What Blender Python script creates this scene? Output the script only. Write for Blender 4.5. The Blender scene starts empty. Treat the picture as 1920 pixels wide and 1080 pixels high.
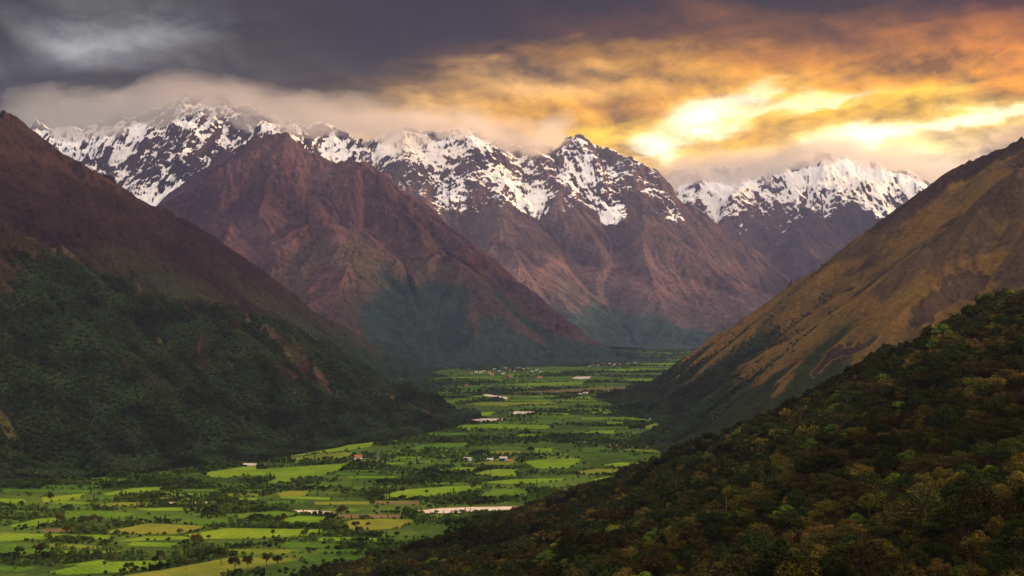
import bpy, bmesh, math, random, time
import numpy as np
from mathutils import Vector

T0 = time.time()
C = bpy.context.scene.collection
SC = bpy.context.scene
R = math.radians
F32 = np.float32

# ------------------------------------------------------------------ camera
EYE = 300.0                       # the camera stands on the near slope, 300 m above the valley floor
FPX, HORIZON = 2059.0, 600.0      # focal length and horizon of the photograph in its own pixels
cam_data = bpy.data.cameras.new('camera')
cam = bpy.data.objects.new('camera', cam_data)
C.objects.link(cam)
cam.location = (0, 0, EYE)
cam.rotation_euler = (R(90), 0, 0)
cam_data.sensor_width = 36
cam_data.lens = 36 * FPX / 1920
cam_data.shift_y = (HORIZON - 540) / 1920
cam_data.clip_start = 1
cam_data.clip_end = 200000
SC.camera = cam


def W(px, py, d):
    """A point of the photograph at distance d (metres along the valley) as a place in the world."""
    return ((px - 960) / FPX * d, d, EYE + (HORIZON - py) / FPX * d)


def G(px, py):
    """A point of the photograph that lies on the valley floor."""
    d = FPX * EYE / (py - HORIZON)
    return ((px - 960) / FPX * d, d)


SC.view_settings.view_transform = 'Standard'
SC.view_settings.look = 'None'
EXPOSURE = 0.54
SC.view_settings.exposure = EXPOSURE
SC.view_settings.gamma = 1.0
SC.cycles.use_denoising = True
SC.cycles.max_bounces = 6
SC.cycles.diffuse_bounces = 2
SC.cycles.glossy_bounces = 2
SC.cycles.transmission_bounces = 2
SC.cycles.transparent_max_bounces = 6
SC.cycles.volume_bounces = 3

# ------------------------------------------------------------------ node helpers


class X:
    """A shader value that can be used in ordinary arithmetic."""
    def __init__(s, nt, v):
        s.nt, s.v = nt, v

    def put(s, sock):
        if isinstance(s.v, (int, float)):
            sock.default_value = s.v
        else:
            s.nt.links.new(s.v, sock)

    def op(s, kind, *others, clamp=False):
        n = s.nt.nodes.new('ShaderNodeMath')
        n.operation = kind
        n.use_clamp = clamp
        for i, o in enumerate((s,) + others):
            wrap(s.nt, o).put(n.inputs[i])
        return X(s.nt, n.outputs[0])

    def __add__(s, o): return s.op('ADD', o)
    __radd__ = __add__
    def __sub__(s, o): return s.op('SUBTRACT', o)
    def __rsub__(s, o): return wrap(s.nt, o).op('SUBTRACT', s)
    def __mul__(s, o): return s.op('MULTIPLY', o)
    __rmul__ = __mul__
    def __truediv__(s, o): return s.op('DIVIDE', o)
    def clamp(s): return s.op('ADD', 0.0, clamp=True)
    def exp(s): return s.op('EXPONENT')
    def pow(s, e): return s.op('POWER', e)

    def ss(s, a, b):
        """Smooth step from 0 at a to 1 at b."""
        n = s.nt.nodes.new('ShaderNodeMapRange')
        n.interpolation_type = 'SMOOTHSTEP'
        s.put(n.inputs['Value'])
        lo, hi, t0, t1 = (a, b, 0.0, 1.0) if a <= b else (b, a, 1.0, 0.0)
        n.inputs['From Min'].default_value = lo
        n.inputs['From Max'].default_value = hi
        n.inputs['To Min'].default_value = t0
        n.inputs['To Max'].default_value = t1
        return X(s.nt, n.outputs[0])


def wrap(nt, v):
    return v if isinstance(v, X) else X(nt, v)


def noise(nt, vec, scale, detail=4, rough=0.55, lac=2.0, dist=0.0):
    n = nt.nodes.new('ShaderNodeTexNoise')
    n.inputs['Scale'].default_value = scale
    n.inputs['Detail'].default_value = detail
    n.inputs['Roughness'].default_value = rough
    n.inputs['Lacunarity'].default_value = lac
    n.inputs['Distortion'].default_value = dist
    nt.links.new(vec, n.inputs['Vector'])
    return X(nt, n.outputs['Fac'])


def mixc(nt, f, a, b):
    n = nt.nodes.new('ShaderNodeMix')
    n.data_type = 'RGBA'
    wrap(nt, f).put(n.inputs[0])
    for v, s in ((a, n.inputs[6]), (b, n.inputs[7])):
        if isinstance(v, tuple):
            s.default_value = (*v, 1)
        else:
            nt.links.new(v, s)
    return n.outputs[2]


def addc(nt, a, b, f=1.0):
    n = nt.nodes.new('ShaderNodeMix')
    n.data_type = 'RGBA'
    n.blend_type = 'ADD'
    wrap(nt, f).put(n.inputs[0])
    nt.links.new(a, n.inputs[6])
    if isinstance(b, tuple):
        n.inputs[7].default_value = (*b, 1)
    else:
        nt.links.new(b, n.inputs[7])
    return n.outputs[2]


def scalec(nt, c, f):
    n = nt.nodes.new('ShaderNodeVectorMath')
    n.operation = 'SCALE'
    nt.links.new(c, n.inputs[0])
    wrap(nt, f).put(n.inputs['Scale'])
    return n.outputs[0]


def attr(nt, name):
    n = nt.nodes.new('ShaderNodeAttribute')
    n.attribute_name = name
    return X(nt, n.outputs['Fac'])


def combine(nt, x, y, z):
    n = nt.nodes.new('ShaderNodeCombineXYZ')
    for v, s in zip((x, y, z), n.inputs):
        wrap(nt, v).put(s)
    return n.outputs[0]


def new_mat(name):
    m = bpy.data.materials.new(name)
    m.use_nodes = True
    nt = m.node_tree
    b = nt.nodes['Principled BSDF']
    b.inputs['Roughness'].default_value = 0.9
    b.inputs['Specular IOR Level'].default_value = 0.0
    return m, nt, b


# ------------------------------------------------------------------ world: evening sky with cloud deck
SUN_AZ, SUN_EL = 82.0, 15.0       # degrees to the right of the view, degrees above the horizon
world = bpy.data.worlds.new('World')
SC.world = world
world.use_nodes = True
wt = world.node_tree
bg = wt.nodes['Background']
sky = wt.nodes.new('ShaderNodeTexSky')
sky.sky_type = 'NISHITA'
sky.sun_disc = False
sky.sun_elevation = R(SUN_EL)
sky.sun_rotation = R(SUN_AZ)
sky.altitude = 2800


# colours of the evening clouds: rows from high to low, columns from left to right (sRGB)
SKY_AZ = (-25.0, -19.3, -13.1, -6.6, 0.0, 6.6, 13.1, 19.3, 25.0)
SKY_ROWS = (
    (16.4, ((66, 66, 71), (96, 96, 102), (72, 71, 76), (50, 48, 52), (38, 36, 39), (42, 35, 34), (56, 44, 31), (76, 56, 25), (88, 62, 22))),
    (14.9, ((80, 81, 88), (158, 158, 164), (78, 77, 83), (44, 42, 46), (52, 47, 48), (100, 78, 66), (118, 88, 56), (150, 104, 42), (166, 108, 28))),
    (13.5, ((96, 96, 105), (128, 128, 136), (86, 84, 90), (58, 54, 56), (112, 90, 78), (182, 134, 92), (188, 130, 72), (208, 140, 46), (222, 142, 26))),
    (12.1, ((84, 84, 91), (88, 87, 93), (94, 88, 89), (132, 108, 94), (212, 164, 120), (218, 164, 106), (216, 156, 82), (234, 164, 48), (244, 164, 28))),
    (10.8, ((124, 122, 125), (134, 129, 128), (142, 126, 116), (198, 156, 120), (214, 160, 98), (226, 160, 66), (246, 186, 80), (250, 196, 78), (250, 210, 130))),
    (9.4, ((142, 138, 139), (166, 159, 157), (184, 162, 142), (206, 158, 106), (222, 162, 76), (250, 200, 100), (236, 178, 92), (252, 220, 160), (226, 190, 160))),
    (7.8, ((150, 147, 148), (170, 164, 162), (196, 168, 142), (214, 162, 104), (238, 182, 96), (250, 198, 122), (246, 200, 146), (238, 210, 188), (222, 206, 196))),
    (5.0, ((150, 147, 148), (170, 164, 162), (196, 168, 142), (214, 170, 120), (232, 186, 130), (240, 200, 150), (240, 205, 165), (232, 210, 192), (222, 206, 196))),
)


def lin(c):
    return tuple(((v / 255 + 0.055) / 1.055) ** 2.4 if v > 10 else v / 255 / 12.92 for v in c)


HAZE_DENSITY = 2.1e-5
VEIL = (0.074, 0.072, 0.108)      # what the lit valley air adds over 14 km of it


def through_air(c, e):
    """The colour the sky needs behind the valley's air to be seen as c from below."""
    path = min(2870.0 / math.sin(R(e)), 23500.0)
    t = math.exp(-HAZE_DENSITY * path)
    g = 2.0 ** EXPOSURE
    return tuple(max((v / g - k * path / 14000.0 / g) / t, 0.1 * v) for v, k in zip(c, VEIL))


def build_sky():
    nt = wt
    tc = nt.nodes.new('ShaderNodeTexCoord')
    sep = nt.nodes.new('ShaderNodeSeparateXYZ')
    nt.links.new(tc.outputs['Generated'], sep.inputs[0])
    dx, dy, dz = (X(nt, o) for o in sep.outputs)
    az = dx.op('ARCTAN2', dy) * (180 / math.pi)
    high = dz.op('ARCSINE') * (180 / math.pi)
    el = (dz / dy.op('MAXIMUM', 0.1)).op('ARCTANGENT') * (180 / math.pi)
    # clouds are flat, so elevation runs faster than azimuth
    p = combine(nt, dx, dy, dz * 2.3)
    tilt = combine(nt, dx * 0.8, dy, dz * 4.6 - dx * 0.75)
    n_big = noise(nt, p, 4.0, 3, 0.5)
    n_mid = noise(nt, p, 7.0, 6, 0.50, dist=0.3)
    n_two = noise(nt, p, 9.3, 6, 0.50, dist=0.5)
    n_str = noise(nt, tilt, 5.5, 6, 0.50, dist=0.3)
    n_fine = noise(nt, p, 34.0, 6, 0.62, dist=0.6)
    u = az + (n_big - 0.5) * 9.0 + (n_mid - 0.5) * 9.0
    v = el + (n_two - 0.5) * 3.6 + (n_str - 0.5) * 2.6 + (n_fine - 0.5) * 0.7

    t = (u + 26.0) * (1 / 52.0)
    col = None
    for k, (e, row) in enumerate(SKY_ROWS):
        ramp = nt.nodes.new('ShaderNodeValToRGB')
        el_ = ramp.color_ramp.elements
        while len(el_) < len(row):
            el_.new(0.5)
        for q, a_, c_ in zip(el_, SKY_AZ, row):
            q.position = (a_ + 26) / 52
            q.color = (*through_air(lin(c_), e), 1)
        t.put(ramp.inputs[0])
        if col is None:
            col = ramp.outputs[0]
        else:
            col = mixc(nt, v.ss(SKY_ROWS[k - 1][0], e), col, ramp.outputs[0])
    # billows: brighter towards the light, darker below
    lit = noise(nt, combine(nt, dx + 0.015, dy, dz * 2.3 + 0.035), 7.0, 6, 0.50, dist=0.3)
    shape = (n_mid - lit) * 2.6
    pf = combine(nt, dx, dy, dz * 2.0)
    bil = noise(nt, pf, 19.0, 8, 0.58, dist=0.35)
    bil2 = noise(nt, combine(nt, dx + 0.006, dy, dz * 2.0 + 0.014), 19.0, 8, 0.58, dist=0.35)
    shape = shape + (bil - bil2) * 2.2 + (bil - 0.5) * 0.35
    shade = 0.22 + n_str * 0.8 + n_two * 0.5 + n_fine * 0.22 + shape
    col = scalec(nt, col, shade.op('MAXIMUM', 0.3) * 1.04)

    # openings where the light breaks through: azimuth, elevation, half width, half height, tilt, power
    glow = wrap(nt, 0.0)
    for a, e, w, h, tl, pw in ((10.0, 10.3, 2.2, 0.85, 0.05, 1.6), (6.7, 9.0, 1.4, 0.7, 0.0, 1.3), (17.3, 9.2, 1.4, 0.7, 0.1, 1.5),
                               (22.5, 10.4, 5.5, 0.42, 0.16, 1.0), (15.6, 11.2, 3.2, 0.42, 0.12, 0.8), (13.0, 11.6, 2.6, 0.4, 0.25, 0.7),
                               (10.0, 8.6, 12.0, 1.6, 0.0, 0.08), (19.0, 8.2, 6.0, 1.8, 0.0, 0.10),
                               (-5.0, 11.0, 2.2, 0.6, 0.0, 0.22), (1.5, 12.0, 2.4, 0.55, 0.0, 0.22), (-2.5, 10.6, 1.2, 0.4, 0.0, 0.3)):
        da = (n_mid - 0.5) * 7.0 + az - a
        de = (n_two - 0.5) * 2.6 + (n_fine - 0.5) * 1.2 + el - e - da * tl
        q = (da / w) * (da / w) + (de / h) * (de / h)
        glow = glow + (q * -1.0).exp() * pw
    glow = glow * (n_fine * 0.9 + n_two * 1.0 - 0.1).op('MAXIMUM', 0.05)
    glow_c = mixc(nt, glow.ss(0.1, 0.7), (0.85, 0.48, 0.12), (0.95, 0.86, 0.66))
    front = addc(nt, col, scalec(nt, glow_c, glow))

    # the rest of the sky, overhead and behind: broken bright overcast over the clear sky
    over = mixc(nt, n_mid.ss(0.38, 0.62), (0.66, 0.66, 0.67), (0.32, 0.33, 0.36))
    clear = scalec(nt, sky.outputs[0], 0.09)
    over = mixc(nt, n_big.ss(0.55, 0.66), over, clear)
    near = dy.ss(0.1, 0.4) * high.ss(42, 26)
    over = mixc(nt, dx.ss(-0.6, 0.6), over, (0.82, 0.60, 0.42))
    over = scalec(nt, over, SKY_FILL * (0.90 + dx * 0.55))
    out = mixc(nt, near, over, front)
    nt.links.new(out, bg.inputs['Color'])
    bg.inputs['Strength'].default_value = 1.0


SKY_FILL = 1.85
build_sky()
world.cycles.sampling_method = 'MANUAL'
world.cycles.sample_map_resolution = 512

sun_data = bpy.data.lights.new('sun', 'SUN')
sun_data.energy = 5.0
sun_data.angle = R(1.5)
sun_data.color = (1.0, 0.55, 0.22)
sun = bpy.data.objects.new('sun', sun_data)
C.objects.link(sun)
sun.location = (2000, 2000, 3000)
sun.rotation_euler = (R(90 - SUN_EL), 0, R(180 - SUN_AZ))

# ------------------------------------------------------------------ numeric noise


def hash2(ix, iy, seed):
    h = (ix.astype(np.int64) * 374761393 + iy.astype(np.int64) * 668265263 + seed * 974634777) & 0xFFFFFFFF
    h = ((h ^ (h >> 13)) * 1274126177) & 0xFFFFFFFF
    return (h ^ (h >> 16)) & 0xFFFFFFFF


def vnoise(x, y, seed=0):
    """Gradient noise, about -0.7..0.7."""
    ix, iy = np.floor(x), np.floor(y)
    fx, fy = (x - ix).astype(F32), (y - iy).astype(F32)
    ix, iy = ix.astype(np.int64), iy.astype(np.int64)
    ux = fx * fx * fx * (fx * (fx * 6 - 15) + 10)
    uy = fy * fy * fy * (fy * (fy * 6 - 15) + 10)
    out = []
    for j in (0, 1):
        for i in (0, 1):
            a = hash2(ix + i, iy + j, seed).astype(F32) * F32(2 * math.pi / 4294967296.0)
            out.append(np.cos(a) * (fx - i) + np.sin(a) * (fy - j))
    a = out[0] + ux * (out[1] - out[0])
    b = out[2] + ux * (out[3] - out[2])
    return a + uy * (b - a)


def fbm(x, y, octaves=5, seed=0, gain=0.5, lac=2.03):
    s, a = 0.0, 1.0
    for o in range(octaves):
        s = s + a * vnoise(x, y, seed + o * 17)
        x, y = x * lac + 13.7, y * lac - 7.1
        a *= gain
    return s


def ridged(x, y, octaves=5, seed=0, gain=0.5, lac=2.07):
    s, a, w = 0.0, 1.0, 1.0
    for o in range(octaves):
        n = 1 - np.abs(vnoise(x, y, seed + o * 31)) * 1.7
        n = np.clip(n, 0, 1) ** 2 * w
        w = np.clip(n * 1.6, 0, 1)
        s = s + a * n
        x, y = x * lac + 3.1, y * lac + 9.2
        a *= gain
    return s


def gullies(x, y, gx, gy, wave, octaves, seed=0, gain=0.55, feed=1.0):
    """Branching gullies that run down the slope: returns a relief of about -1..1. gx, gy: slope of the ground."""
    h = np.zeros_like(x, dtype=F32)
    fx, fy = gx.astype(F32), gy.astype(F32)
    amp, tot = 1.0, 0.0
    for o in range(octaves):
        f = 1.0 / wave
        px, py = x * f, y * f
        ix, iy = np.floor(px), np.floor(py)
        rx, ry = (px - ix).astype(F32), (py - iy).astype(F32)
        ix, iy = ix.astype(np.int64), iy.astype(np.int64)
        ln = np.sqrt(fx * fx + fy * fy) + 1e-6
        k = np.minimum(ln * 2.2, 1.0) / ln
        dx, dy = -fy * k, fx * k                     # along the contour
        acc = np.zeros_like(h); ax = np.zeros_like(h); ay = np.zeros_like(h); ws = np.zeros_like(h)
        for j in (-1, 0, 1):
            for i in (-1, 0, 1):
                hh = hash2(ix + i, iy + j, seed + o * 7)
                ox = (hh & 0xFFFF).astype(F32) / 65536.0
                oy = (hh >> 16).astype(F32) / 65536.0
                vx, vy = rx - i - ox, ry - j - oy
                d2 = vx * vx + vy * vy
                w = np.exp(-d2 * 2.6)
                m = (vx * dx + vy * dy) * F32(2 * math.pi)
                c, s = np.cos(m) * w, -np.sin(m) * w
                acc += c; ax += s * dx; ay += s * dy; ws += w
        acc /= ws; ax /= ws; ay /= ws
        h += acc * F32(amp)
        fx = fx + ax * F32(amp * feed)
        fy = fy + ay * F32(amp * feed)
        tot += amp
        amp *= gain
        wave *= 0.5
    return h / tot


def sstep(a, b, x):
    t = np.clip((x - a) / (b - a), 0, 1)
    return t * t * (3 - 2 * t)


# ------------------------------------------------------------------ terrain


def ridge_height(x, y, ridges, foot, c=20.0):
    """Mountain from its crest lines: each crest is a line of points of the photograph with distances; the ground
    falls away from it at slope k and runs out in a soft foot."""
    best = np.full(x.shape, -1e6, F32)
    for pts, k in ridges:
        P = [p[1:] if p[0] == 'at' else W(*p) for p in pts]
        for (x0, y0, z0), (x1, y1, z1) in zip(P, P[1:]):
            ex, ey = x1 - x0, y1 - y0
            t = np.clip(((x - x0) * ex + (y - y0) * ey) / (ex * ex + ey * ey), 0, 1)
            d = np.sqrt((x - x0 - t * ex) ** 2 + (y - y0 - t * ey) ** 2)
            best = np.maximum(best, (z0 + t * (z1 - z0) - k * (np.sqrt(d * d + c * c) - c)).astype(F32))
    q = np.clip(best / foot, -30, 30)
    soft = foot * np.log1p(np.exp(q))
    return np.where(q > 20, best, soft)


class Massif:
    def __init__(s, ridges, foot, wave, amp, seed, octaves=5, warp=0.0, warp_wave=1000.0, rough=0.0, rough_alt=1e9, gain=0.55, feed=1.0, crest=0.35):
        s.__dict__.update(locals())

    def base(s, x, y):
        if s.warp:
            w = s.warp_wave
            x, y = (x + s.warp * fbm(x / w, y / w, 3, s.seed + 5), y + s.warp * fbm(x / w + 31.7, y / w, 3, s.seed + 9))
        return ridge_height(x, y, s.ridges, s.foot, s.wave * 0.09)

    def height(s, x, y, full=False):
        x = x.astype(np.float64); y = y.astype(np.float64)
        e = s.wave * 0.04
        h = s.base(x, y)
        gx = (s.base(x + e, y) - h) / e
        gy = (s.base(x, y + e) - h) / e
        g = gullies(x, y, gx, gy, s.wave, s.octaves, s.seed, s.gain, s.feed)
        slope = np.sqrt(gx * gx + gy * gy)
        m = sstep(0.02, 0.45, slope)
        g = g * m
        z = h + (g - s.crest * m) * s.amp
        if s.rough:
            r = ridged(x / (s.wave * 1.1), y / (s.wave * 1.1), 7, s.seed + 77, 0.5) * 0.7 - 0.6 + fbm(x / (s.wave * 0.35), y / (s.wave * 0.35), 5, s.seed + 78, 0.55) * 0.9
            z = z + r * s.rough * sstep(s.rough_alt * 0.75, s.rough_alt * 1.1, h)
        z = z - 6.0 * np.exp(-np.maximum(h, 0) / 8.0)
        return (z, h, g, gx) if full else z


def grid_mesh(name, massif, px0, px1, d0, d1, na, nd, paint, mat, kind='structure', zmin=-5.0):
    """A sheet of ground from azimuth px0..px1 and from distance d0..d1, fine enough for its distance."""
    ta = np.linspace((px0 - 960) / FPX, (px1 - 960) / FPX, na)
    dd = d0 * (d1 / d0) ** np.linspace(0, 1, nd)
    A, D = np.meshgrid(ta, dd)
    x, y = (A * D).ravel(), D.ravel()
    z, h, g, gx = massif.height(x, y, True)
    co = np.stack([x, y, z], 1).astype(F32)
    i = np.arange(na * nd).reshape(nd, na)
    quads = np.stack([i[:-1, :-1], i[:-1, 1:], i[1:, 1:], i[1:, :-1]], -1).reshape(-1, 4)
    keep = (co[quads, 2] > zmin).any(1)
    quads = quads[keep]
    # slopes of the finished ground, for the paint
    Z = z.reshape(nd, na)
    zd = np.gradient(Z, axis=0) / np.gradient(D, axis=0)
    zx = np.gradient(Z, axis=1) / (np.gradient(A, axis=1) * D)
    steep = np.sqrt(zd ** 2 + zx ** 2).ravel()
    atts = paint(x, y, z, gx, g, steep)
    atts['relief'] = g
    me = bpy.data.meshes.new(name)
    used = np.zeros(len(co), bool)
    used[quads.ravel()] = True
    remap = np.cumsum(used) - 1
    me.vertices.add(int(used.sum()))
    me.vertices.foreach_set('co', co[used].ravel())
    nq = len(quads)
    me.loops.add(nq * 4)
    me.loops.foreach_set('vertex_index', remap[quads].ravel().astype(np.int32))
    me.polygons.add(nq)
    me.polygons.foreach_set('loop_start', np.arange(0, nq * 4, 4, dtype=np.int32))
    me.update(calc_edges=True)
    me.validate()
    me.polygons.foreach_set('use_smooth', np.ones(nq, bool))
    for k, v in atts.items():
        a = me.attributes.new(k, 'FLOAT', 'POINT')
        a.data.foreach_set('value', v[used].astype(F32))
    me.materials.append(mat)
    o = bpy.data.objects.new(name, me)
    o['kind'] = kind
    C.objects.link(o)
    print('%-10s %8d faces  %.1fs' % (name, nq, time.time() - T0))
    return o


ALB = 0.60


def mountain_material(name, rock_lo, rock_hi, grass_hi, grass_lo, forest, scale, bare=(0.24, 0.16, 0.12), mottle=1.0):
    """Forest at the foot, grass above it, then bare rock and snow; the zones come from the ground's own height and steepness."""
    m, nt, b = new_mat(name)
    geo = nt.nodes.new('ShaderNodeNewGeometry')
    pos = geo.outputs['Position']
    n1 = noise(nt, pos, 1.0 / scale, 8, 0.65)
    n2 = noise(nt, pos, 6.0 / scale, 6, 0.6)
    n3 = noise(nt, pos, 30.0 / scale, 4, 0.6)
    veg, frs, snow, pale = attr(nt, 'veg'), attr(nt, 'forest'), attr(nt, 'snow'), attr(nt, 'pale')
    rock = mixc(nt, n1.ss(0.35, 0.65), rock_lo, rock_hi)
    grass = mixc(nt, (veg + (n1 - 0.5) * 0.8).ss(0.6, 1.35), grass_hi, grass_lo)
    c = mixc(nt, (veg + (n1 - 0.5) * 0.9 + (n2 - 0.5) * 0.5).ss(0.35, 0.65), rock, grass)
    c = mixc(nt, (frs + (n1 - 0.5) * 0.7 + (n2 - 0.5) * 0.8).ss(0.4, 0.6), c, forest)
    c = mixc(nt, (pale + (n2 - 0.5) * 0.8 + (n3 - 0.5) * 0.4).ss(0.45, 0.65), c, bare)
    c = scalec(nt, c, ALB * (1.0 + (n1 - 0.5) * 0.8 * mottle + (n2 - 0.5) * 1.6 * mottle + (n3 - 0.5) * 2.6 * mottle + attr(nt, 'relief') * 0.28).op('MAXIMUM', 0.22))
    n4 = noise(nt, pos, 90.0 / scale, 3, 0.7)
    sn = (snow + (n2 - 0.5) * 0.35 + (n3 - 0.5) * 0.5 + (n4 - 0.5) * 1.0).ss(0.43, 0.57)
    c = mixc(nt, sn, c, (0.86, 0.87, 0.90))
    nt.links.new(c, b.inputs['Base Color'])
    bump = nt.nodes.new('ShaderNodeBump')
    bump.inputs['Strength'].default_value = 0.9
    bump.inputs['Distance'].default_value = scale * 0.03
    ((n2 + n3 * 0.5) * (1.0 - sn * 0.8)).put(bump.inputs['Height'])
    nt.links.new(bump.outputs[0], b.inputs['Normal'])
    return m


DETAIL = 1.0


def painter(snowline=None, grass_top=900, grass_band=500, forest_top=300, forest_band=200, wave=1000, seed=0, snow_slope=0.95,
            scree=0.0, spots=(), ribs=0.0, face=0.22):
    def paint(x, y, z, gx, g, steep):
        n = fbm(x / wave, y / wave, 5, seed + 300)
        n2 = fbm(x / wave * 4, y / wave * 4, 4, seed + 400)
        out = {}
        out['veg'] = np.clip(0.5 - (z - grass_top + n * grass_band * 0.9 + g * grass_band * 0.5) / grass_band, -0.6, 1.6)
        out['forest'] = np.clip(0.5 - (z - forest_top + n * forest_band * 1.2 + g * forest_band * 0.7) / forest_band, -0.6, 1.6)
        if snowline is None:
            out['snow'] = np.full(x.shape, -2.0)
        else:
            alt = (z - snowline + n * 420 - g * 160) / 260.0
            hold = (snow_slope - steep) * 1.25 - g * 1.15 + n2 * 0.3 + n * 0.95 + face * np.clip(gx / 0.6, -1, 1)
            out['snow'] = np.clip(np.clip(alt, -1, 3) * 0.22 + np.clip(hold, -1.5, 1.0) * 0.62 + 0.30 + 0.20 * sstep(2.0, 4.0, alt), -1, 1.0)
            out['snow'] = np.maximum(out['snow'] - 1.6 * sstep(0.5, -1.1, alt + n2 * 0.8), -1)
        # bare streaks of scree along the gullies
        out['forest'] = np.minimum(out['forest'], 1.0 if ribs else 2.0) - ribs * np.maximum(g + 0.05 + n2 * 0.35, 0)
        out['forest'] = out['forest'] + 0.9 * sstep(170, 15, z)
        p = scree + (-g - 0.62) * 2.6 + n2 * 0.5 + n * 0.5
        p = np.where(steep < 0.25, -1, p)
        for (x0, y0, x1, y1, sw, val) in spots:
            ex, ey = x1 - x0, y1 - y0
            t = np.clip(((x - x0) * ex + (y - y0) * ey) / (ex * ex + ey * ey + 1e-6), 0, 1)
            q = np.hypot(x - x0 - t * ex, y - y0 - t * ey) / (sw * np.clip(1 + n2 * 1.3 + fbm(x / wave * 22, y / wave * 22, 3, seed + 500) * 0.9, 0.15, 2.5))
            q = np.exp(-np.minimum(q, 5) ** 4)
            p = np.maximum(p, q * val - 0.4 * (1 - q) + n2 * 0.3)
            for k in ('veg', 'forest'):
                out[k] = out[k] - 1.0 * q
        out['pale'] = np.clip(p, -1, 1.5)
        return out
    return paint


def hit(massif, px, py, d0, d1):
    """Where the line of sight through a point of the photograph first meets a mountain."""
    d = np.linspace(d0, d1, 400)
    x, z = (px - 960) / FPX * d, EYE + (HORIZON - py) / FPX * d
    k = np.nonzero(massif.height(x, d) >= z)[0]
    k = k[0] if len(k) else len(d) - 1
    return float(x[k]), float(d[k])


def patch(massif, d0, d1, px0, py0, px1, py1, w, val=1.0):
    """A bare patch between two points of a slope, w metres half width."""
    return (*hit(massif, px0, py0, d0, d1), *hit(massif, px1, py1, d0, d1), w, val)


# --- near forested hill on the left
M_L1 = Massif([
    ([(-700, 60, 2900), (-400, 200, 2950), (-200, 318, 3000), (0, 420, 3000), (120, 462, 3050), (200, 506, 3100), (370, 562, 3200), (540, 606, 3300),
      (620, 650, 3350), (690, 704, 3400), (790, 738, 3450), (868, 788, 3400)], 0.74),
    ([(0, 420, 3000), (130, 560, 2760), (330, 700, 2640), (480, 775, 2660), (610, 822, 2740)], 0.62),
    ([(200, 506, 3100), (420, 610, 3000), (560, 700, 2950), (700, 775, 3010), (790, 800, 3080)], 0.66),
    ([(-200, 318, 3000), (-60, 560, 2620), (70, 720, 2380), (190, 860, 2300)], 0.62),
    ([(-400, 200, 2950), (-260, 560, 2400), (-150, 780, 2150)], 0.62),
    ([(480, 588, 3260), (600, 665, 3150), (690, 735, 3120), (760, 785, 3160)], 0.7),
], foot=26, wave=330, amp=62, seed=11, octaves=5, warp=26, warp_wave=420)
# --- darker ridge behind it
M_L2 = Massif([
    ([(-700, -300, 4400), (-400, -60, 4600), (-120, 140, 4900), (0, 208, 5000), (60, 252, 5100), (120, 292, 5200), (190, 326, 5300), (330, 410, 5500), (480, 508, 5800), (600, 596, 6100),
      (720, 664, 6500), (800, 697, 6700)], 0.74),
    ([(60, 252, 5100), (200, 400, 4750), (380, 520, 4650), (560, 625, 4800), (700, 700, 5200)], 0.62),
    ([(330, 410, 5500), (470, 540, 5250), (600, 630, 5400), (740, 694, 5900)], 0.66),
    ([(-400, -60, 4600), (-200, 200, 4100), (0, 420, 3900), (200, 560, 3900)], 0.62),
], foot=45, wave=620, amp=90, seed=23, octaves=6, warp=60, warp_wave=900)
# --- big purple mountain in the middle
M_M1 = Massif([
    ([(430, 285, 11000), (490, 268, 9900), (520, 262, 9600), (545, 256, 9500), (600, 280, 9500), (640, 296, 9450), (700, 333, 9300), (760, 366, 9200), (870, 446, 8900), (960, 516, 8700),
      (1060, 598, 8400), (1160, 668, 8200)], 1.0),
    ([(545, 256, 9500), (620, 400, 8750), (710, 520, 8250), (800, 610, 7800), (920, 692, 7300)], 0.66),
    ([(490, 268, 9900), (430, 400, 9200), (480, 520, 8350), (620, 640, 7500)], 0.64),
    ([(700, 333, 9300), (830, 465, 8600), (930, 580, 8100), (1030, 672, 7700)], 0.68),
    ([(490, 268, 9900), (400, 345, 9900), (310, 405, 9500), (200, 480, 8800)], 0.7),
    ([(870, 446, 8900), (960, 560, 8300), (1090, 668, 7950)], 0.7),
], foot=75, wave=1050, amp=112, seed=37, octaves=6, warp=110, warp_wave=1600, rough=90, rough_alt=1550)
# --- snow range behind it on the left
M_M0 = Massif([
    ([(-200, 250, 13800), (-60, 262, 13600), (70, 240, 13500), (110, 232, 13400), (200, 236, 13300), (275, 205, 13200), (350, 196, 13000), (420, 208, 12800), (490, 218, 12700),
      (560, 228, 12900), (640, 240, 13400)], 0.98),
    ([(350, 196, 13000), (330, 290, 12200), (280, 370, 11400), (240, 450, 10400)], 0.72),
    ([(275, 205, 13200), (190, 290, 12400), (110, 350, 11700)], 0.74),
    ([(490, 218, 12700), (470, 285, 11800), (440, 300, 11000)], 0.72),
    ([(110, 232, 13400), (60, 300, 12600)], 0.76),
    ([(420, 208, 12800), (400, 300, 11900), (370, 350, 11300)], 0.74),
], foot=120, wave=1100, amp=190, seed=41, octaves=7, warp=160, warp_wave=1500, rough=130, rough_alt=1900)
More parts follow.
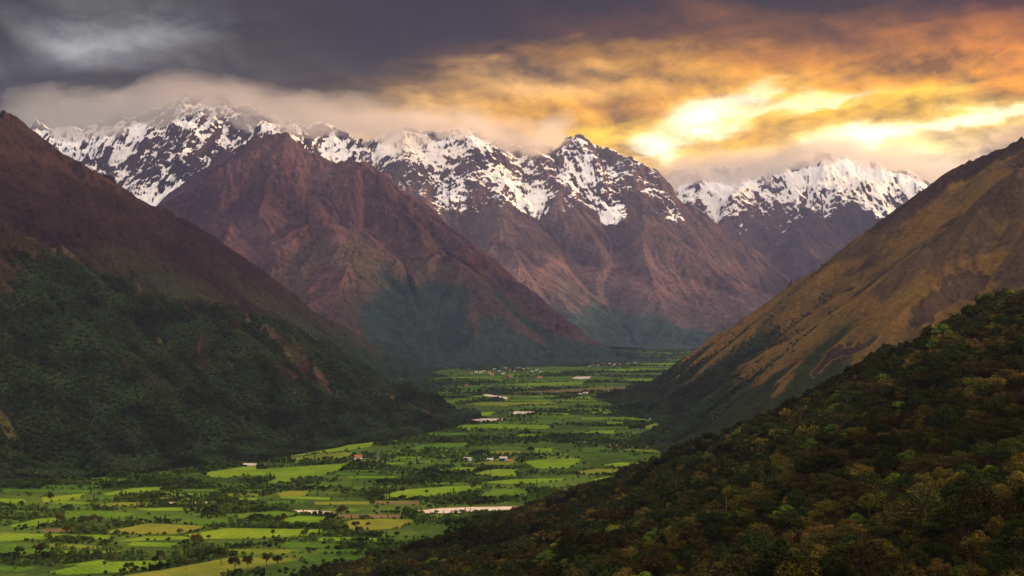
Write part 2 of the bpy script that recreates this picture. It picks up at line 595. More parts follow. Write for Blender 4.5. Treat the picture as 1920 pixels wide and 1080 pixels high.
# --- second snow mountain
M_M2 = Massif([
    ([(540, 246, 14400), (630, 240, 14500), (700, 262, 14500), (760, 252, 14500), (830, 250, 14500), (875, 248, 14500), (940, 276, 14500), (1000, 270, 14700), (1040, 276, 14900), (1075, 258, 15000), (1130, 288, 15000),
      (1180, 288, 15000), (1230, 345, 14900), (1300, 385, 14700), (1400, 460, 14500), (1490, 540, 14300)], 0.98),
    ([(1130, 288, 15000), (1155, 360, 14300), (1260, 480, 13500), (1400, 606, 12900)], 0.74),
    ([(1155, 360, 14300), (1120, 480, 13500), (1080, 600, 12700)], 0.72),
    ([(875, 248, 14500), (930, 350, 13800), (1000, 450, 13200), (1070, 560, 12500)], 0.74),
    ([(760, 252, 14500), (800, 350, 13700), (850, 430, 12900)], 0.74),
    ([(1075, 258, 15000), (1062, 340, 14300), (1040, 420, 13600)], 0.78),
    ([(1230, 345, 14900), (1310, 450, 14100), (1420, 570, 13400)], 0.76),
], foot=110, wave=1250, amp=140, seed=53, octaves=7, warp=150, warp_wave=1700, rough=140, rough_alt=1800)
# --- farthest snow range
M_M3 = Massif([
    ([(1020, 360, 16600), (1150, 345, 16600), (1240, 325, 17020), (1300, 322, 17020), (1360, 304, 17020), (1430, 318, 17020), (1490, 306, 17020), (1530, 312, 17020), (1555, 294, 17020), (1600, 304, 17100),
      (1650, 316, 17430), (1690, 306, 17430), (1745, 340, 17430), (1800, 340, 18260), (2000, 330, 18260)], 0.98),
    ([(1360, 312, 17020), (1390, 420, 15940), (1450, 540, 14610)], 0.76),
    ([(1555, 294, 17020), (1510, 400, 15940), (1430, 530, 14770)], 0.76),
    ([(1650, 310, 17430), (1610, 430, 16100), (1500, 550, 14770)], 0.76),
    ([(1240, 325, 17020), (1290, 420, 15940), (1340, 540, 14690)], 0.76),
    ([(1745, 340, 17430), (1700, 440, 16180), (1620, 560, 14940)], 0.76),
], foot=100, wave=1300, amp=150, seed=67, octaves=7, warp=160, warp_wave=1900, rough=140, rough_alt=1700)
# --- golden mountain on the right
M_R1 = Massif([
    ([(3000, -240, 3300), (2300, 40, 3400), (2060, 170, 3480), (1920, 256, 3550), (1830, 298, 3620), (1740, 356, 3700), (1640, 426, 3800), (1560, 488, 3900), (1490, 528, 4000), (1430, 578, 4100), (1340, 646, 4200),
      (1260, 700, 4250), (1165, 746, 4260)], 0.80),
    ([(2300, 40, 3200), (2080, 210, 2860), (1920, 314, 2740), (1850, 374, 2700), (1740, 458, 2670), (1650, 548, 2660), (1560, 633, 2700), (1430, 745, 2880), (1310, 808, 3060)], 0.84),
    ([(3000, -240, 3300), (2500, 150, 2850), (2200, 330, 2560), (2000, 470, 2420), (1850, 600, 2350)], 0.7),
], foot=34, wave=360, amp=36, seed=71, octaves=6, warp=28, warp_wave=500, rough=0)

# --- unseen right wall, added and shaped to keep the low sun off the valley
M_RW = Massif([
    ([('at', 5000, 2500, 2500), ('at', 5200, 5500, 2800), ('at', 6500, 8500, 2700), ('at', 7300, 10500, 2450), ('at', 8500, 13000, 2400), ('at', 11000, 17000, 2450), ('at', 13500, 20500, 2500)], 1.2),
], foot=120, wave=1500, amp=180, seed=83, octaves=5, warp=150, warp_wave=2200)

MAT_L1 = mountain_material('left_hill_ground', (0.048, 0.030, 0.022), (0.082, 0.050, 0.036), (0.085, 0.080, 0.026), (0.050, 0.036, 0.022), (0.024, 0.038, 0.016), 260, (0.105, 0.074, 0.055))
MAT_L2 = mountain_material('dark_ridge_ground', (0.028, 0.017, 0.017), (0.052, 0.030, 0.026), (0.042, 0.036, 0.021), (0.046, 0.052, 0.028), (0.026, 0.042, 0.024), 600)
MAT_M1 = mountain_material('purple_mountain_ground', (0.060, 0.034, 0.044), (0.120, 0.068, 0.074), (0.084, 0.060, 0.052), (0.062, 0.070, 0.050), (0.034, 0.058, 0.048), 1200)
MAT_M0 = mountain_material('snow_range_ground', (0.022, 0.018, 0.020), (0.060, 0.036, 0.032), (0.150, 0.070, 0.045), (0.12, 0.06, 0.04), (0.050, 0.040, 0.026), 1300)
MAT_M2 = mountain_material('snow_peak_ground', (0.040, 0.031, 0.036), (0.140, 0.092, 0.092), (0.180, 0.112, 0.108), (0.130, 0.106, 0.100), (0.056, 0.088, 0.074), 1500)  # distance haze put into the colours: mauve lift, blue-green forest
MAT_R1 = mountain_material('golden_mountain_ground', (0.050, 0.033, 0.028), (0.125, 0.078, 0.044), (0.215, 0.122, 0.032), (0.110, 0.078, 0.028), (0.032, 0.044, 0.016), 420, mottle=0.62)  # warm evening glow of the upper slope put into the high grass colour


def nn(v):
    return max(8, int(v * DETAIL))


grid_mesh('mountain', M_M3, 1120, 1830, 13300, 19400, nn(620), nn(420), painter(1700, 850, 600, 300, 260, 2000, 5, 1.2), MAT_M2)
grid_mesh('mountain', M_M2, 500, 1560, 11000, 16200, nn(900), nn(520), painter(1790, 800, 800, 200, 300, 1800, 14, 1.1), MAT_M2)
grid_mesh('mountain', M_M0, -60, 680, 9600, 14200, nn(640), nn(460), painter(1380, 900, 500, 150, 300, 1500, 3, 1.25), MAT_M0)
grid_mesh('mountain', M_M1, 150, 1260, 6500, 11200, nn(940), nn(560), painter(2060, 650, 1100, 260, 520, 1300, 2, 1.0), MAT_M1)
grid_mesh('mountain', M_L2, -160, 880, 3500, 7200, nn(860), nn(560), painter(None, 520, 420, 190, 200, 800, 1), MAT_L2)
grid_mesh('mountain', M_RW, 1800, 4400, 2600, 21500, nn(300), nn(300), painter(2000, 700, 700, 200, 300, 2000, 8, 1.1), MAT_M1)
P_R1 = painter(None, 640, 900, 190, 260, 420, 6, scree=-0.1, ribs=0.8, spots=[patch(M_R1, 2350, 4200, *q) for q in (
    (1720, 600, 1790, 550, 24, -0.2), (1810, 550, 1850, 525, 16, -0.2), (1530, 700, 1560, 660, 13, 0.2), (1570, 665, 1630, 645, 18, -0.1), (1790, 470, 1860, 400, 16, -0.1),
    (1700, 480, 1780, 440, 12, -0.1), (1850, 468, 1890, 450, 6, 0.3), (1480, 600, 1600, 540, 4, 0.3), (1880, 360, 1760, 462, 13, -0.4), (1760, 462, 1660, 556, 11, -0.4))])
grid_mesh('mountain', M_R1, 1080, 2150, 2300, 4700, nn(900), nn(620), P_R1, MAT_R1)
P_L1 = painter(None, 900, 300, 480, 150, 300, 7, scree=-0.3, ribs=1.15, spots=[patch(M_L1, 2150, 3600, *q) for q in (
    (5, 795, 45, 865, 26, -0.1), (495, 612, 530, 640, 12, 0.8), (520, 630, 570, 690, 21, 0.35), (570, 690, 620, 745, 20, 0.25), (385, 565, 465, 598, 7, 0.6), (420, 672, 436, 688, 4, 0.5), (232, 518, 262, 545, 5, 0.5),
    (100, 470, 150, 500, 8, 0.6), (686, 713, 708, 722, 9, 1.2), (735, 745, 800, 772, 17, 0.2), (800, 772, 850, 782, 10, 0.2), (590, 700, 610, 716, 6, 1.1), (300, 640, 330, 660, 4, 0.2))])
grid_mesh('hill', M_L1, -200, 930, 1950, 3800, nn(900), nn(620), P_L1, MAT_L1)

# --- near slope on which the camera stands
NEAR_PTS = [
    (1900, 1080, 280), (1920, 800, 450), (1920, 545, 900), (1700, 658, 1000), (1500, 752, 1200), (1250, 866, 1500),
    (1500, 1080, 350), (1500, 900, 600), (1300, 1080, 420), (1200, 980, 850), (1000, 1020, 1150), (1700, 800, 560), (1100, 1080, 560), (950, 1080, 760), (800, 1080, 950), (700, 1080, 1130)]
NEAR_XYZ = [W(*p) for p in NEAR_PTS] + [
    (0, 0, 288), (60, 100, 262), (-150, 250, 185), (150, 120, 252), (-120, -100, 262), (250, 0, 292), (500, 400, 296), (300, -200, 330),
    (-250, 600, 60), (-300, 1000, 8), (-252, 1310, -2), (-46, 1590, -2), (35, 1810, -3), (300, 1800, 30), (200, 2000, -5), (500, 1500, 180), (600, 1800, 60), (500, 2200, -10), (700, 1200, 300), (700, 800, 330), (800, 1600, 200), (750, 2100, 20), (-500, 400, 40), (-500, 900, -4)]
NEAR_XYZ = np.array(NEAR_XYZ)
NEAR_XYZ[:len(NEAR_PTS), 2] -= 9.0            # the photograph shows tree tops, the ground lies below them


class NearSlope:
    def __init__(s):
        P = NEAR_XYZ[:, :2] / 1000.0
        n = len(P)
        s.P = P
        K = s.kern(P, P) + np.eye(n) * 1e-4
        A = np.zeros((n + 3, n + 3))
        A[:n, :n] = K
        A[:n, n] = 1; A[:n, n + 1:] = P
        A[n, :n] = 1; A[n + 1:, :n] = P.T
        s.w = np.linalg.solve(A, np.r_[NEAR_XYZ[:, 2], 0, 0, 0])

    def kern(s, a, b):
        r2 = ((a[:, None, :] - b[None, :, :]) ** 2).sum(-1) + 1e-9
        return 0.5 * r2 * np.log(r2)

    def height(s, x, y, full=False):
        q = np.stack([x, y], -1) / 1000.0
        z = np.zeros(len(q))
        for k in range(0, len(q), 50000):
            qq = q[k:k + 50000]
            z[k:k + 50000] = s.kern(qq, s.P) @ s.w[:-3] + s.w[-3] + qq @ s.w[-2:]
        n = fbm(x / 130, y / 130, 4, 901)
        z = z + n * 7 * sstep(5, 60, z) * sstep(60, 250, y)
        return (z, z, n, n * 0) if full else z


NEAR = NearSlope()
m, nt, b = new_mat('forest_floor')
pos = nt.nodes.new('ShaderNodeNewGeometry').outputs['Position']
n1, n2 = noise(nt, pos, 0.02, 6, 0.6), noise(nt, pos, 0.25, 5, 0.6)
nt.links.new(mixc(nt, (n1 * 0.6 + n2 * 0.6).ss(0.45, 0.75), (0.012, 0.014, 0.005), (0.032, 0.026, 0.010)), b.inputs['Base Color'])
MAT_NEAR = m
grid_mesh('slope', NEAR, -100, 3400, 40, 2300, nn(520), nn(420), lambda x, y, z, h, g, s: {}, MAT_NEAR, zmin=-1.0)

# --- valley floor, one sheet out to the horizon
m, nt, b = new_mat('valley_ground')
pos = nt.nodes.new('ShaderNodeNewGeometry').outputs['Position']
n1, n2, n3 = noise(nt, pos, 0.004, 6, 0.6), noise(nt, pos, 0.03, 6, 0.65), noise(nt, pos, 0.25, 4, 0.6)
c = mixc(nt, n1.ss(0.4, 0.62), (0.034, 0.062, 0.014), (0.068, 0.115, 0.020))
c = mixc(nt, n2.ss(0.52, 0.68), c, (0.075, 0.125, 0.020))
c = mixc(nt, (n2 * 0.5 + n1 * 0.5).ss(0.60, 0.68), c, (0.16, 0.14, 0.05))
nt.links.new(scalec(nt, c, 0.5 + n3), b.inputs['Base Color'])
bm = bmesh.new()
S = 70000
vs = [bm.verts.new(v) for v in ((-S, -S, 0), (S, -S, 0), (S, S, 0), (-S, S, 0))]
bm.faces.new(vs)
me = bpy.data.meshes.new('ground')
bm.to_mesh(me); bm.free()
me.materials.append(m)
ground = bpy.data.objects.new('ground', me)
ground['kind'] = 'structure'
C.objects.link(ground)


# ------------------------------------------------------------------ tagging and mesh helpers


def tag(o, label=None, cat=None, group=None, kind=None):
    for k, v in (('label', label), ('category', cat), ('group', group), ('kind', kind)):
        if v:
            o[k] = v
    return o


def empty(name, loc, rz=0.0, scale=1.0):
    o = bpy.data.objects.new(name, None)
    o.empty_display_size = 2
    C.objects.link(o)
    o.location = loc
    o.rotation_euler = (0, 0, rz)
    o.scale = (scale,) * 3
    return o


def link(name, me, parent=None):
    o = bpy.data.objects.new(name, me)
    C.objects.link(o)
    o.parent = parent
    return o


def dup(root, loc, rz, scale):
    r = root.copy()
    C.objects.link(r)
    r.location, r.rotation_euler, r.scale = loc, (0, 0, rz), (scale,) * 3
    for ch in root.children:
        c = ch.copy()
        C.objects.link(c)
        c.parent = r
    return r


def raw_mesh(name, co, faces, mats, idx=None, smooth=False):
    """Mesh from arrays; faces (n, 3 or 4)."""
    co, faces = np.asarray(co, F32), np.asarray(faces, np.int32)
    me = bpy.data.meshes.new(name)
    n, k = faces.shape
    me.vertices.add(len(co))
    me.vertices.foreach_set('co', co.ravel())
    me.loops.add(n * k)
    me.loops.foreach_set('vertex_index', faces.ravel())
    me.polygons.add(n)
    me.polygons.foreach_set('loop_start', np.arange(0, n * k, k, dtype=np.int32))
    for m_ in mats:
        me.materials.append(m_)
    if idx is not None:
        me.polygons.foreach_set('material_index', np.asarray(idx, np.int32))
    if smooth:
        me.polygons.foreach_set('use_smooth', np.ones(n, bool))
    me.update(calc_edges=True)
    return me


# ------------------------------------------------------------------ trees
RS = np.random.RandomState(5)


def leaf_material(name, cols, trans=0.25):
    """Leaves whose tone differs from tree to tree and from clump to clump."""
    m, nt, b = new_mat(name)
    info = nt.nodes.new('ShaderNodeObjectInfo')
    geo = nt.nodes.new('ShaderNodeNewGeometry')
    rnd = X(nt, info.outputs['Random'])
    c = cols[0]
    for k, cc in enumerate(cols[1:]):
        a_ = (k + 0.75) / len(cols)
        c = mixc(nt, rnd.ss(a_, a_ + 0.25), c, cc)
    tc = nt.nodes.new('ShaderNodeTexCoord')
    n_ = noise(nt, tc.outputs['Object'], 0.55, 3, 0.6)
    isl = X(nt, geo.outputs['Random Per Island'])
    stand = noise(nt, geo.outputs['Position'], 0.011, 4, 0.6)
    c = scalec(nt, c, (0.35 + n_ * 0.9 + isl * 0.5) * (0.35 + stand.ss(0.3, 0.7) * 1.3))
    nt.links.new(c, b.inputs['Base Color'])
    return m


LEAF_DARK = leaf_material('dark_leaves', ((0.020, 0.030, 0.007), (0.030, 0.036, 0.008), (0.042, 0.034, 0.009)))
LEAF_OLIVE = leaf_material('olive_leaves', ((0.085, 0.070, 0.012), (0.110, 0.080, 0.014), (0.062, 0.060, 0.011)))
LEAF_BROWN = leaf_material('brown_leaves', ((0.088, 0.054, 0.014), (0.125, 0.076, 0.018), (0.070, 0.050, 0.012)))
LEAF_GREEN = leaf_material('green_leaves', ((0.075, 0.115, 0.013), (0.100, 0.130, 0.014), (0.055, 0.090, 0.012)))
LEAF_HILL = leaf_material('hill_leaves', ((0.024, 0.045, 0.021), (0.033, 0.060, 0.025), (0.044, 0.052, 0.025), (0.033, 0.067, 0.022)))
LEAF_VALLEY = leaf_material('valley_leaves', ((0.020, 0.038, 0.011), (0.034, 0.062, 0.013), (0.050, 0.086, 0.015), (0.066, 0.110, 0.017)))
m, nt, b = new_mat('bark')
n_ = noise(nt, nt.nodes.new('ShaderNodeTexCoord').outputs['Object'], 3.0, 5, 0.6)
nt.links.new(mixc(nt, n_, (0.05, 0.038, 0.026), (0.12, 0.095, 0.07)), b.inputs['Base Color'])
BARK = m
m, nt, b = new_mat('pale_bark')
n_ = noise(nt, nt.nodes.new('ShaderNodeTexCoord').outputs['Object'], 2.0, 5, 0.6)
nt.links.new(mixc(nt, n_.ss(0.35, 0.65), (0.12, 0.09, 0.06), (0.34, 0.27, 0.18)), b.inputs['Base Color'])
PALE_BARK = m
m, nt, b = new_mat('bleached_bark')
n_ = noise(nt, nt.nodes.new('ShaderNodeTexCoord').outputs['Object'], 2.0, 5, 0.6)
nt.links.new(mixc(nt, n_.ss(0.35, 0.65), (0.22, 0.16, 0.10), (0.60, 0.48, 0.32)), b.inputs['Base Color'])
BLEACHED = m


def tubes(segs, sides=5):
    """Tapered limbs: (p0, r0, p1, r1) each."""
    co, fa = [], []
    for p0, r0, p1, r1 in segs:
        p0, p1 = np.array(p0, float), np.array(p1, float)
        ax = p1 - p0
        ax /= np.linalg.norm(ax) + 1e-9
        s_ = np.cross(ax, (0.31, 0.9, 0.2)); s_ /= np.linalg.norm(s_)
        t_ = np.cross(ax, s_)
        base = len(co)
        for p, r in ((p0, r0), (p1, r1)):
            for k in range(sides):
                a_ = 2 * math.pi * k / sides
                co.append(p + r * (math.cos(a_) * s_ + math.sin(a_) * t_))
        for k in range(sides):
            k2 = (k + 1) % sides
            fa.append((base + k, base + k2, base + sides + k2, base + sides + k))
    return np.array(co), np.array(fa)


def leaves(clumps, per, size, rng, up=0.35):
    """Leaf sprays on the shells of clumps (x, y, z, radius, flatness): small quads turned every way, denser on top."""
    co = []
    for cx, cy, cz, r, flat in clumps:
        d = rng.normal(size=(per, 3))
        d[:, 2] += up
        d /= np.linalg.norm(d, axis=1)[:, None]
        p = d * (r * rng.uniform(0.55, 1.08, per) ** 0.6)[:, None]
        p[:, 2] *= flat
        p += (cx, cy, cz)
        nrm = d + rng.normal(size=(per, 3)) * 0.55
        nrm /= np.linalg.norm(nrm, axis=1)[:, None]
        t_ = np.cross(nrm, rng.normal(size=(per, 3)))
        t_ /= np.linalg.norm(t_, axis=1)[:, None] + 1e-9
        b_ = np.cross(nrm, t_)
        s_ = (size * rng.uniform(0.6, 1.3, per))[:, None]
        co.append(np.stack([p - t_ * s_, p - b_ * s_ * 0.6, p + t_ * s_, p + b_ * s_ * 0.6], 1).reshape(-1, 3))
    co = np.concatenate(co)
    return co, np.arange(len(co)).reshape(-1, 4)


def crown_clumps(rng, n, rx, rz, zc, cr, flat=0.75, hollow=0.45):
    out = []
    for _ in range(n):
        d = rng.normal(size=3)
        d[2] = abs(d[2]) * 0.9 - 0.25
        d /= np.linalg.norm(d)
        q = rng.uniform(hollow, 1.0)
        out.append((d[0] * rx * q, d[1] * rx * q, zc + d[2] * rz * q, cr * rng.uniform(0.65, 1.25), flat))
    return out


def limbs_for(rng, clumps, h_fork, r0, lean=0.0):
    fork = np.array((lean, lean * 0.4, h_fork))
    segs = [((0, 0, -1.5), r0 * 1.25, fork * (0.5, 0.5, 0.5), r0), (fork * (0.5, 0.5, 0.5), r0, fork, r0 * 0.8)]
    for c in clumps[::3]:
        e = np.array(c[:3])
        mid = fork + (e - fork) * 0.5 + rng.normal(size=3) * 0.3 + (0, 0, 0.4)
        segs += [(fork, r0 * 0.5, mid, r0 * 0.3), (mid, r0 * 0.3, e, r0 * 0.12)]
    return segs


def tree_protos(kind, seed, per, size):
    """(trunk mesh arrays, crown mesh arrays, leaf material, bark) of one tree of a kind."""
    rng = np.random.RandomState(seed)
    bark = BARK
    if kind == 'broad':
        cl = crown_clumps(rng, 30, 4.9, 3.6, 8.6, 1.75); seg = limbs_for(rng, cl, 5.0, 0.33); mat = LEAF_DARK
    elif kind == 'round':
        cl = crown_clumps(rng, 26, 4.0, 3.4, 7.2, 1.6); seg = limbs_for(rng, cl, 4.2, 0.28); mat = LEAF_OLIVE
    elif kind == 'tall':
        cl = crown_clumps(rng, 28, 3.3, 5.0, 9.5, 1.5); seg = limbs_for(rng, cl, 6.0, 0.3); mat = LEAF_DARK
    elif kind == 'scrub':
        cl = crown_clumps(rng, 20, 3.3, 2.6, 4.8, 1.4, hollow=0.3); seg = limbs_for(rng, cl, 2.4, 0.2); mat = LEAF_BROWN
    elif kind == 'umbrella':
        cl = []
        for z_, r_ in ((7.6, 5.6), (9.2, 4.0), (10.4, 2.2)):
            for _ in range(int(r_ * 3.2)):
                a_, q = rng.uniform(0, 6.283), math.sqrt(rng.uniform(0.05, 1))
                cl.append((math.cos(a_) * r_ * q, math.sin(a_) * r_ * q, z_ - q * q * 1.1, rng.uniform(1.1, 1.7), 0.38))
        seg = limbs_for(rng, cl, 5.2, 0.3); mat = LEAF_GREEN
    elif kind == 'slim':
        cl = crown_clumps(rng, 12, 1.9, 2.4, 14.5, 1.1); seg = [((0, 0, -1.5), 0.24, (0.1, 0, 13), 0.14)] + limbs_for(rng, cl, 13, 0.14)[2:]
        mat, bark = LEAF_OLIVE, PALE_BARK
    elif kind == 'bare':
        cl, seg, bark, mat = [], [], BLEACHED, LEAF_OLIVE
        for k in range(9):
            a_ = k * 0.7 + rng.uniform(-0.2, 0.2)
            p, d, r = np.array((0, 0, -1.0)), np.array((math.cos(a_) * 0.42, math.sin(a_) * 0.42, 1.0)), 0.24
            for j in range(4):
                q = p + d * (2.6 - j * 0.25)
                seg.append((p, r, q, r * 0.72))
                if j >= 1:
                    for _ in range(3):
                        e = q + (d + rng.normal(size=3) * 0.5) * 2.0
                        seg.append((q, r * 0.42, e, r * 0.16))
                        if rng.rand() < 0.42:
                            cl.append((*e, rng.uniform(0.6, 1.0), 0.7))
                p, r = q, r * 0.72
                d = d + rng.normal(size=3) * (0.16, 0.16, 0.05)
    elif kind == 'poplar':
        cl = [(rng.normal() * 0.5, rng.normal() * 0.5, z_, 1.25 * (1.1 - abs(z_ - 7) / 11), 1.0) for z_ in np.linspace(2.0, 14, 15)]
        seg = [((0, 0, -1), 0.24, (0, 0, 12), 0.06)]; mat = LEAF_GREEN
    elif kind == 'bush':
        cl = crown_clumps(rng, 9, 1.7, 1.2, 1.4, 1.0, hollow=0.2); seg = [((0, 0, -0.6), 0.12, (0, 0, 1.2), 0.06)]; mat = LEAF_VALLEY
    elif kind == 'fern':
        cl, seg, mat = [], [((0, 0, -1), 0.16, (0, 0, 3.4), 0.13)], LEAF_GREEN
        for k in range(13):
            a_ = k * 2.399
            for j in range(1, 6):
                q = j * 0.48
                cl.append((math.cos(a_) * q, math.sin(a_) * q, 3.5 + 0.55 * q - 0.26 * q * q, 0.34, 0.5))
    return tubes(seg), leaves(cl, per, size, rng), mat, bark


def joined_proto(name, kind, seed, per, size, leaf=None):
    (tc_, tf), (lc, lf), mat, bark = tree_protos(kind, seed, per, size)
    co = np.concatenate([tc_, lc]); fa = np.concatenate([tf, lf + len(tc_)])
    me = raw_mesh(name, co, fa, [bark, leaf or mat], [0] * len(tf) + [1] * len(lf))
    return bpy.data.objects.new(name, me)


def far_proto(name, seed, kind, leaf, per=5, size=1.5):
    return joined_proto(name, kind, seed, per, size, leaf)


def scatter(name, pts, protos, pick, scale, rng, label=None, kind='stuff'):
    """One object that carries copies of the given plants on its points: far too many to count."""
    coll = bpy.data.collections.new(name + '_kinds')
    for p in protos:
        coll.objects.link(p)
    me = bpy.data.meshes.new(name)
    me.vertices.add(len(pts))
    me.vertices.foreach_set('co', np.asarray(pts, F32).ravel())
    for nm, ty, val in (('pick', 'INT', pick), ('size', 'FLOAT', scale), ('turn', 'FLOAT', rng.uniform(0, 6.283, len(pts)))):
        a_ = me.attributes.new(nm, ty, 'POINT')
        a_.data.foreach_set('value', np.asarray(val, np.int32 if ty == 'INT' else F32))
    o = link(name, me)
    o['kind'] = kind
    ng = bpy.data.node_groups.new(name + '_nodes', 'GeometryNodeTree')
    ng.interface.new_socket('Geometry', in_out='INPUT', socket_type='NodeSocketGeometry')
    ng.interface.new_socket('Geometry', in_out='OUTPUT', socket_type='NodeSocketGeometry')
    N = ng.nodes.new
    i_, o_ = N('NodeGroupInput'), N('NodeGroupOutput')
    inst, ci, rot = N('GeometryNodeInstanceOnPoints'), N('GeometryNodeCollectionInfo'), N('ShaderNodeCombineXYZ')
    ci.inputs['Collection'].default_value = coll
    ci.inputs['Separate Children'].default_value = True
    ci.inputs['Reset Children'].default_value = True
    inst.inputs['Pick Instance'].default_value = True
    L = ng.links.new
    for nm, ty in (('pick', 'INT'), ('size', 'FLOAT'), ('turn', 'FLOAT')):
        n_ = N('GeometryNodeInputNamedAttribute')
        n_.data_type = ty
        n_.inputs['Name'].default_value = nm
        L(n_.outputs['Attribute'], {'pick': inst.inputs['Instance Index'], 'size': inst.inputs['Scale'], 'turn': rot.inputs['Z']}[nm])
    L(rot.outputs[0], inst.inputs['Rotation'])
    L(i_.outputs[0], inst.inputs['Points'])
    L(ci.outputs[0], inst.inputs['Instance'])
    L(inst.outputs[0], o_.inputs[0])
    md = o.modifiers.new('scatter', 'NODES')
    md.node_group = ng
    print('%-10s %8d plants  %.1fs' % (name, len(pts), time.time() - T0))
    return o


def in_frame(x, y, z, pad=40):
    px = 960 + FPX * x / y
    py = HORIZON - (z - EYE) / y * FPX
    return (px > -pad) & (px < 1920 + pad) & (py < 1080 + pad), px, py


# --- forest on the near slope
KINDS = ('broad', 'round', 'tall', 'scrub', 'umbrella', 'slim')
NEAR_LABEL = {
    'broad': ('dark green broad crowned tree in the forest on the near slope', 'broad_tree'),
    'round': ('olive green round crowned tree in the forest on the near slope', 'round_tree'),
    'tall': ('tall narrow dark green tree in the forest on the near slope', 'tall_tree'),
    'scrub': ('low brownish bushy tree in the forest on the near slope', 'bushy_tree'),
    'umbrella': ('flat topped fresh green tree in the forest on the near slope', 'umbrella_tree'),
    'slim': ('slim pale trunked tree standing above the forest on the near slope', 'slim_tree'),
}
rng = np.random.RandomState(21)
NEAR_PROTO = {}


def near_tree(kind, variant, per=95, size=0.30):
    """A tree as a thing with trunk and crown."""
    key = (kind, variant)
    if key not in NEAR_PROTO:
        (tc_, tf), (lc, lf), mat, bark = tree_protos(kind, 100 + variant * 7 + len(kind), per, size)
        NEAR_PROTO[key] = (raw_mesh('trunk', tc_, tf, [bark], smooth=True), raw_mesh('crown', lc, lf, [mat]))
    return NEAR_PROTO[key]


def plant(kind, variant, name, loc, rz, sc, label, group=None, cat='tree'):
    t_, c_ = near_tree(kind, variant)
    r = empty(name, loc, rz, sc)
    link('trunk', t_, r)
    link('crown', c_, r)
    return tag(r, label, cat, group)


def on_slope(px, py):
    """Where the line of sight through a point of the photograph meets the near slope."""
    d = np.linspace(120, 2000, 1500)
    x, z = (px - 960) / FPX * d, EYE + (HORIZON - py) / FPX * d
    g_ = NEAR.height(x, d)
    hit = np.nonzero(g_ >= z)[0]
    k = hit[0] if len(hit) else len(d) - 1
    return float(x[k]), float(d[k]), float(g_[k])


# candidates on a jittered lattice
SP = 7.0
gx_, gy_ = np.meshgrid(np.arange(-420, 800, SP), np.arange(150, 2000, SP))
tx = gx_.ravel() + rng.uniform(-0.48, 0.48, gx_.size) * SP
ty = gy_.ravel() + rng.uniform(-0.48, 0.48, gx_.size) * SP
tz = NEAR.height(tx, ty)
ok, tpx, tpy = in_frame(tx, ty, tz + 8)
ok &= tz > 1.5
tx, ty, tz, tpx, tpy = tx[ok], ty[ok], tz[ok], tpx[ok], tpy[ok]
nk = fbm(tx / 70, ty / 70, 3, 500)
nk2 = fbm(tx / 45 + 50, ty / 45, 3, 510)
r_ = rng.rand(len(tx))
kind_i = np.where(r_ < 0.30, 0, np.where(r_ < 0.58, 1, np.where(r_ < 0.74, 2, np.where(r_ < 0.95, 3, np.where(r_ < 0.995, 4, 5)))))
kind_i = np.where((nk > 0.22) & (r_ > 0.2), 3, kind_i)
kind_i = np.where((nk2 > 0.25) & (r_ < 0.6), 0, kind_i)
tsc = (0.6 + 0.85 * rng.rand(len(tx)) ** 1.7) * (1.0 + 0.45 * nk2)
tsc *= np.where(tz < 12, 0.6, 1.0)

# places of the trees that stand out in the photograph
SPECIAL = [
    ('bare', 1, 1745, 985, 1.25, 'pale_tree', 'pale barked tree with bare fanning stems, the palest in the near forest'),
    ('umbrella', 0, 1655, 985, 1.05, 'umbrella_tree', 'bright green flat layered tree left of the pale bare stemmed tree'),
    ('umbrella', 1, 1790, 1050, 1.6, 'umbrella_tree', 'large dark green layered tree below the pale bare stemmed tree'),
    ('umbrella', 1, 1393, 1000, 1.35, 'umbrella_tree', 'wide green umbrella shaped tree below the pair of pale poles'),
    ('round', 1, 1485, 955, 1.15, 'round_tree', 'yellow green dome shaped tree alone among darker crowns on the near slope'),
    ('slim', 0, 1362, 985, 1.25, 'slim_tree', 'slim pale pole trunk rising beside the wide green umbrella tree'),
    ('slim', 1, 1428, 945, 1.25, 'slim_tree', 'slim pale pole trunk uphill of the wide green umbrella tree'),
    ('slim', 0, 1340, 915, 0.95, 'slim_tree', 'small white pole trunk farthest down the near slope'),
    ('bare', 0, 1585, 1090, 0.9, 'pale_tree', 'tan leafless bush at the bottom edge of the forest'),
    ('bare', 2, 1640, 1085, 0.8, 'pale_tree', 'dry tan branching bush beside the leafless bush at the bottom edge'),
    ('fern', 0, 1492, 1085, 1.1, 'tree_fern', 'bright green tree fern at the bottom edge of the forest'),
]
taken = []
for kind, var, px, py, sc, nm, label in SPECIAL:
    p = on_slope(px, py)
    plant(kind, var, nm, p, rng.uniform(0, 6.28), sc, label)
    taken.append(p[:2])
for p in taken:
    away = np.hypot(tx - p[0], ty - p[1]) > 4.5
    tx, ty, tz, tpx, tpy, kind_i, tsc = (v[away] for v in (tx, ty, tz, tpx, tpy, kind_i, tsc))

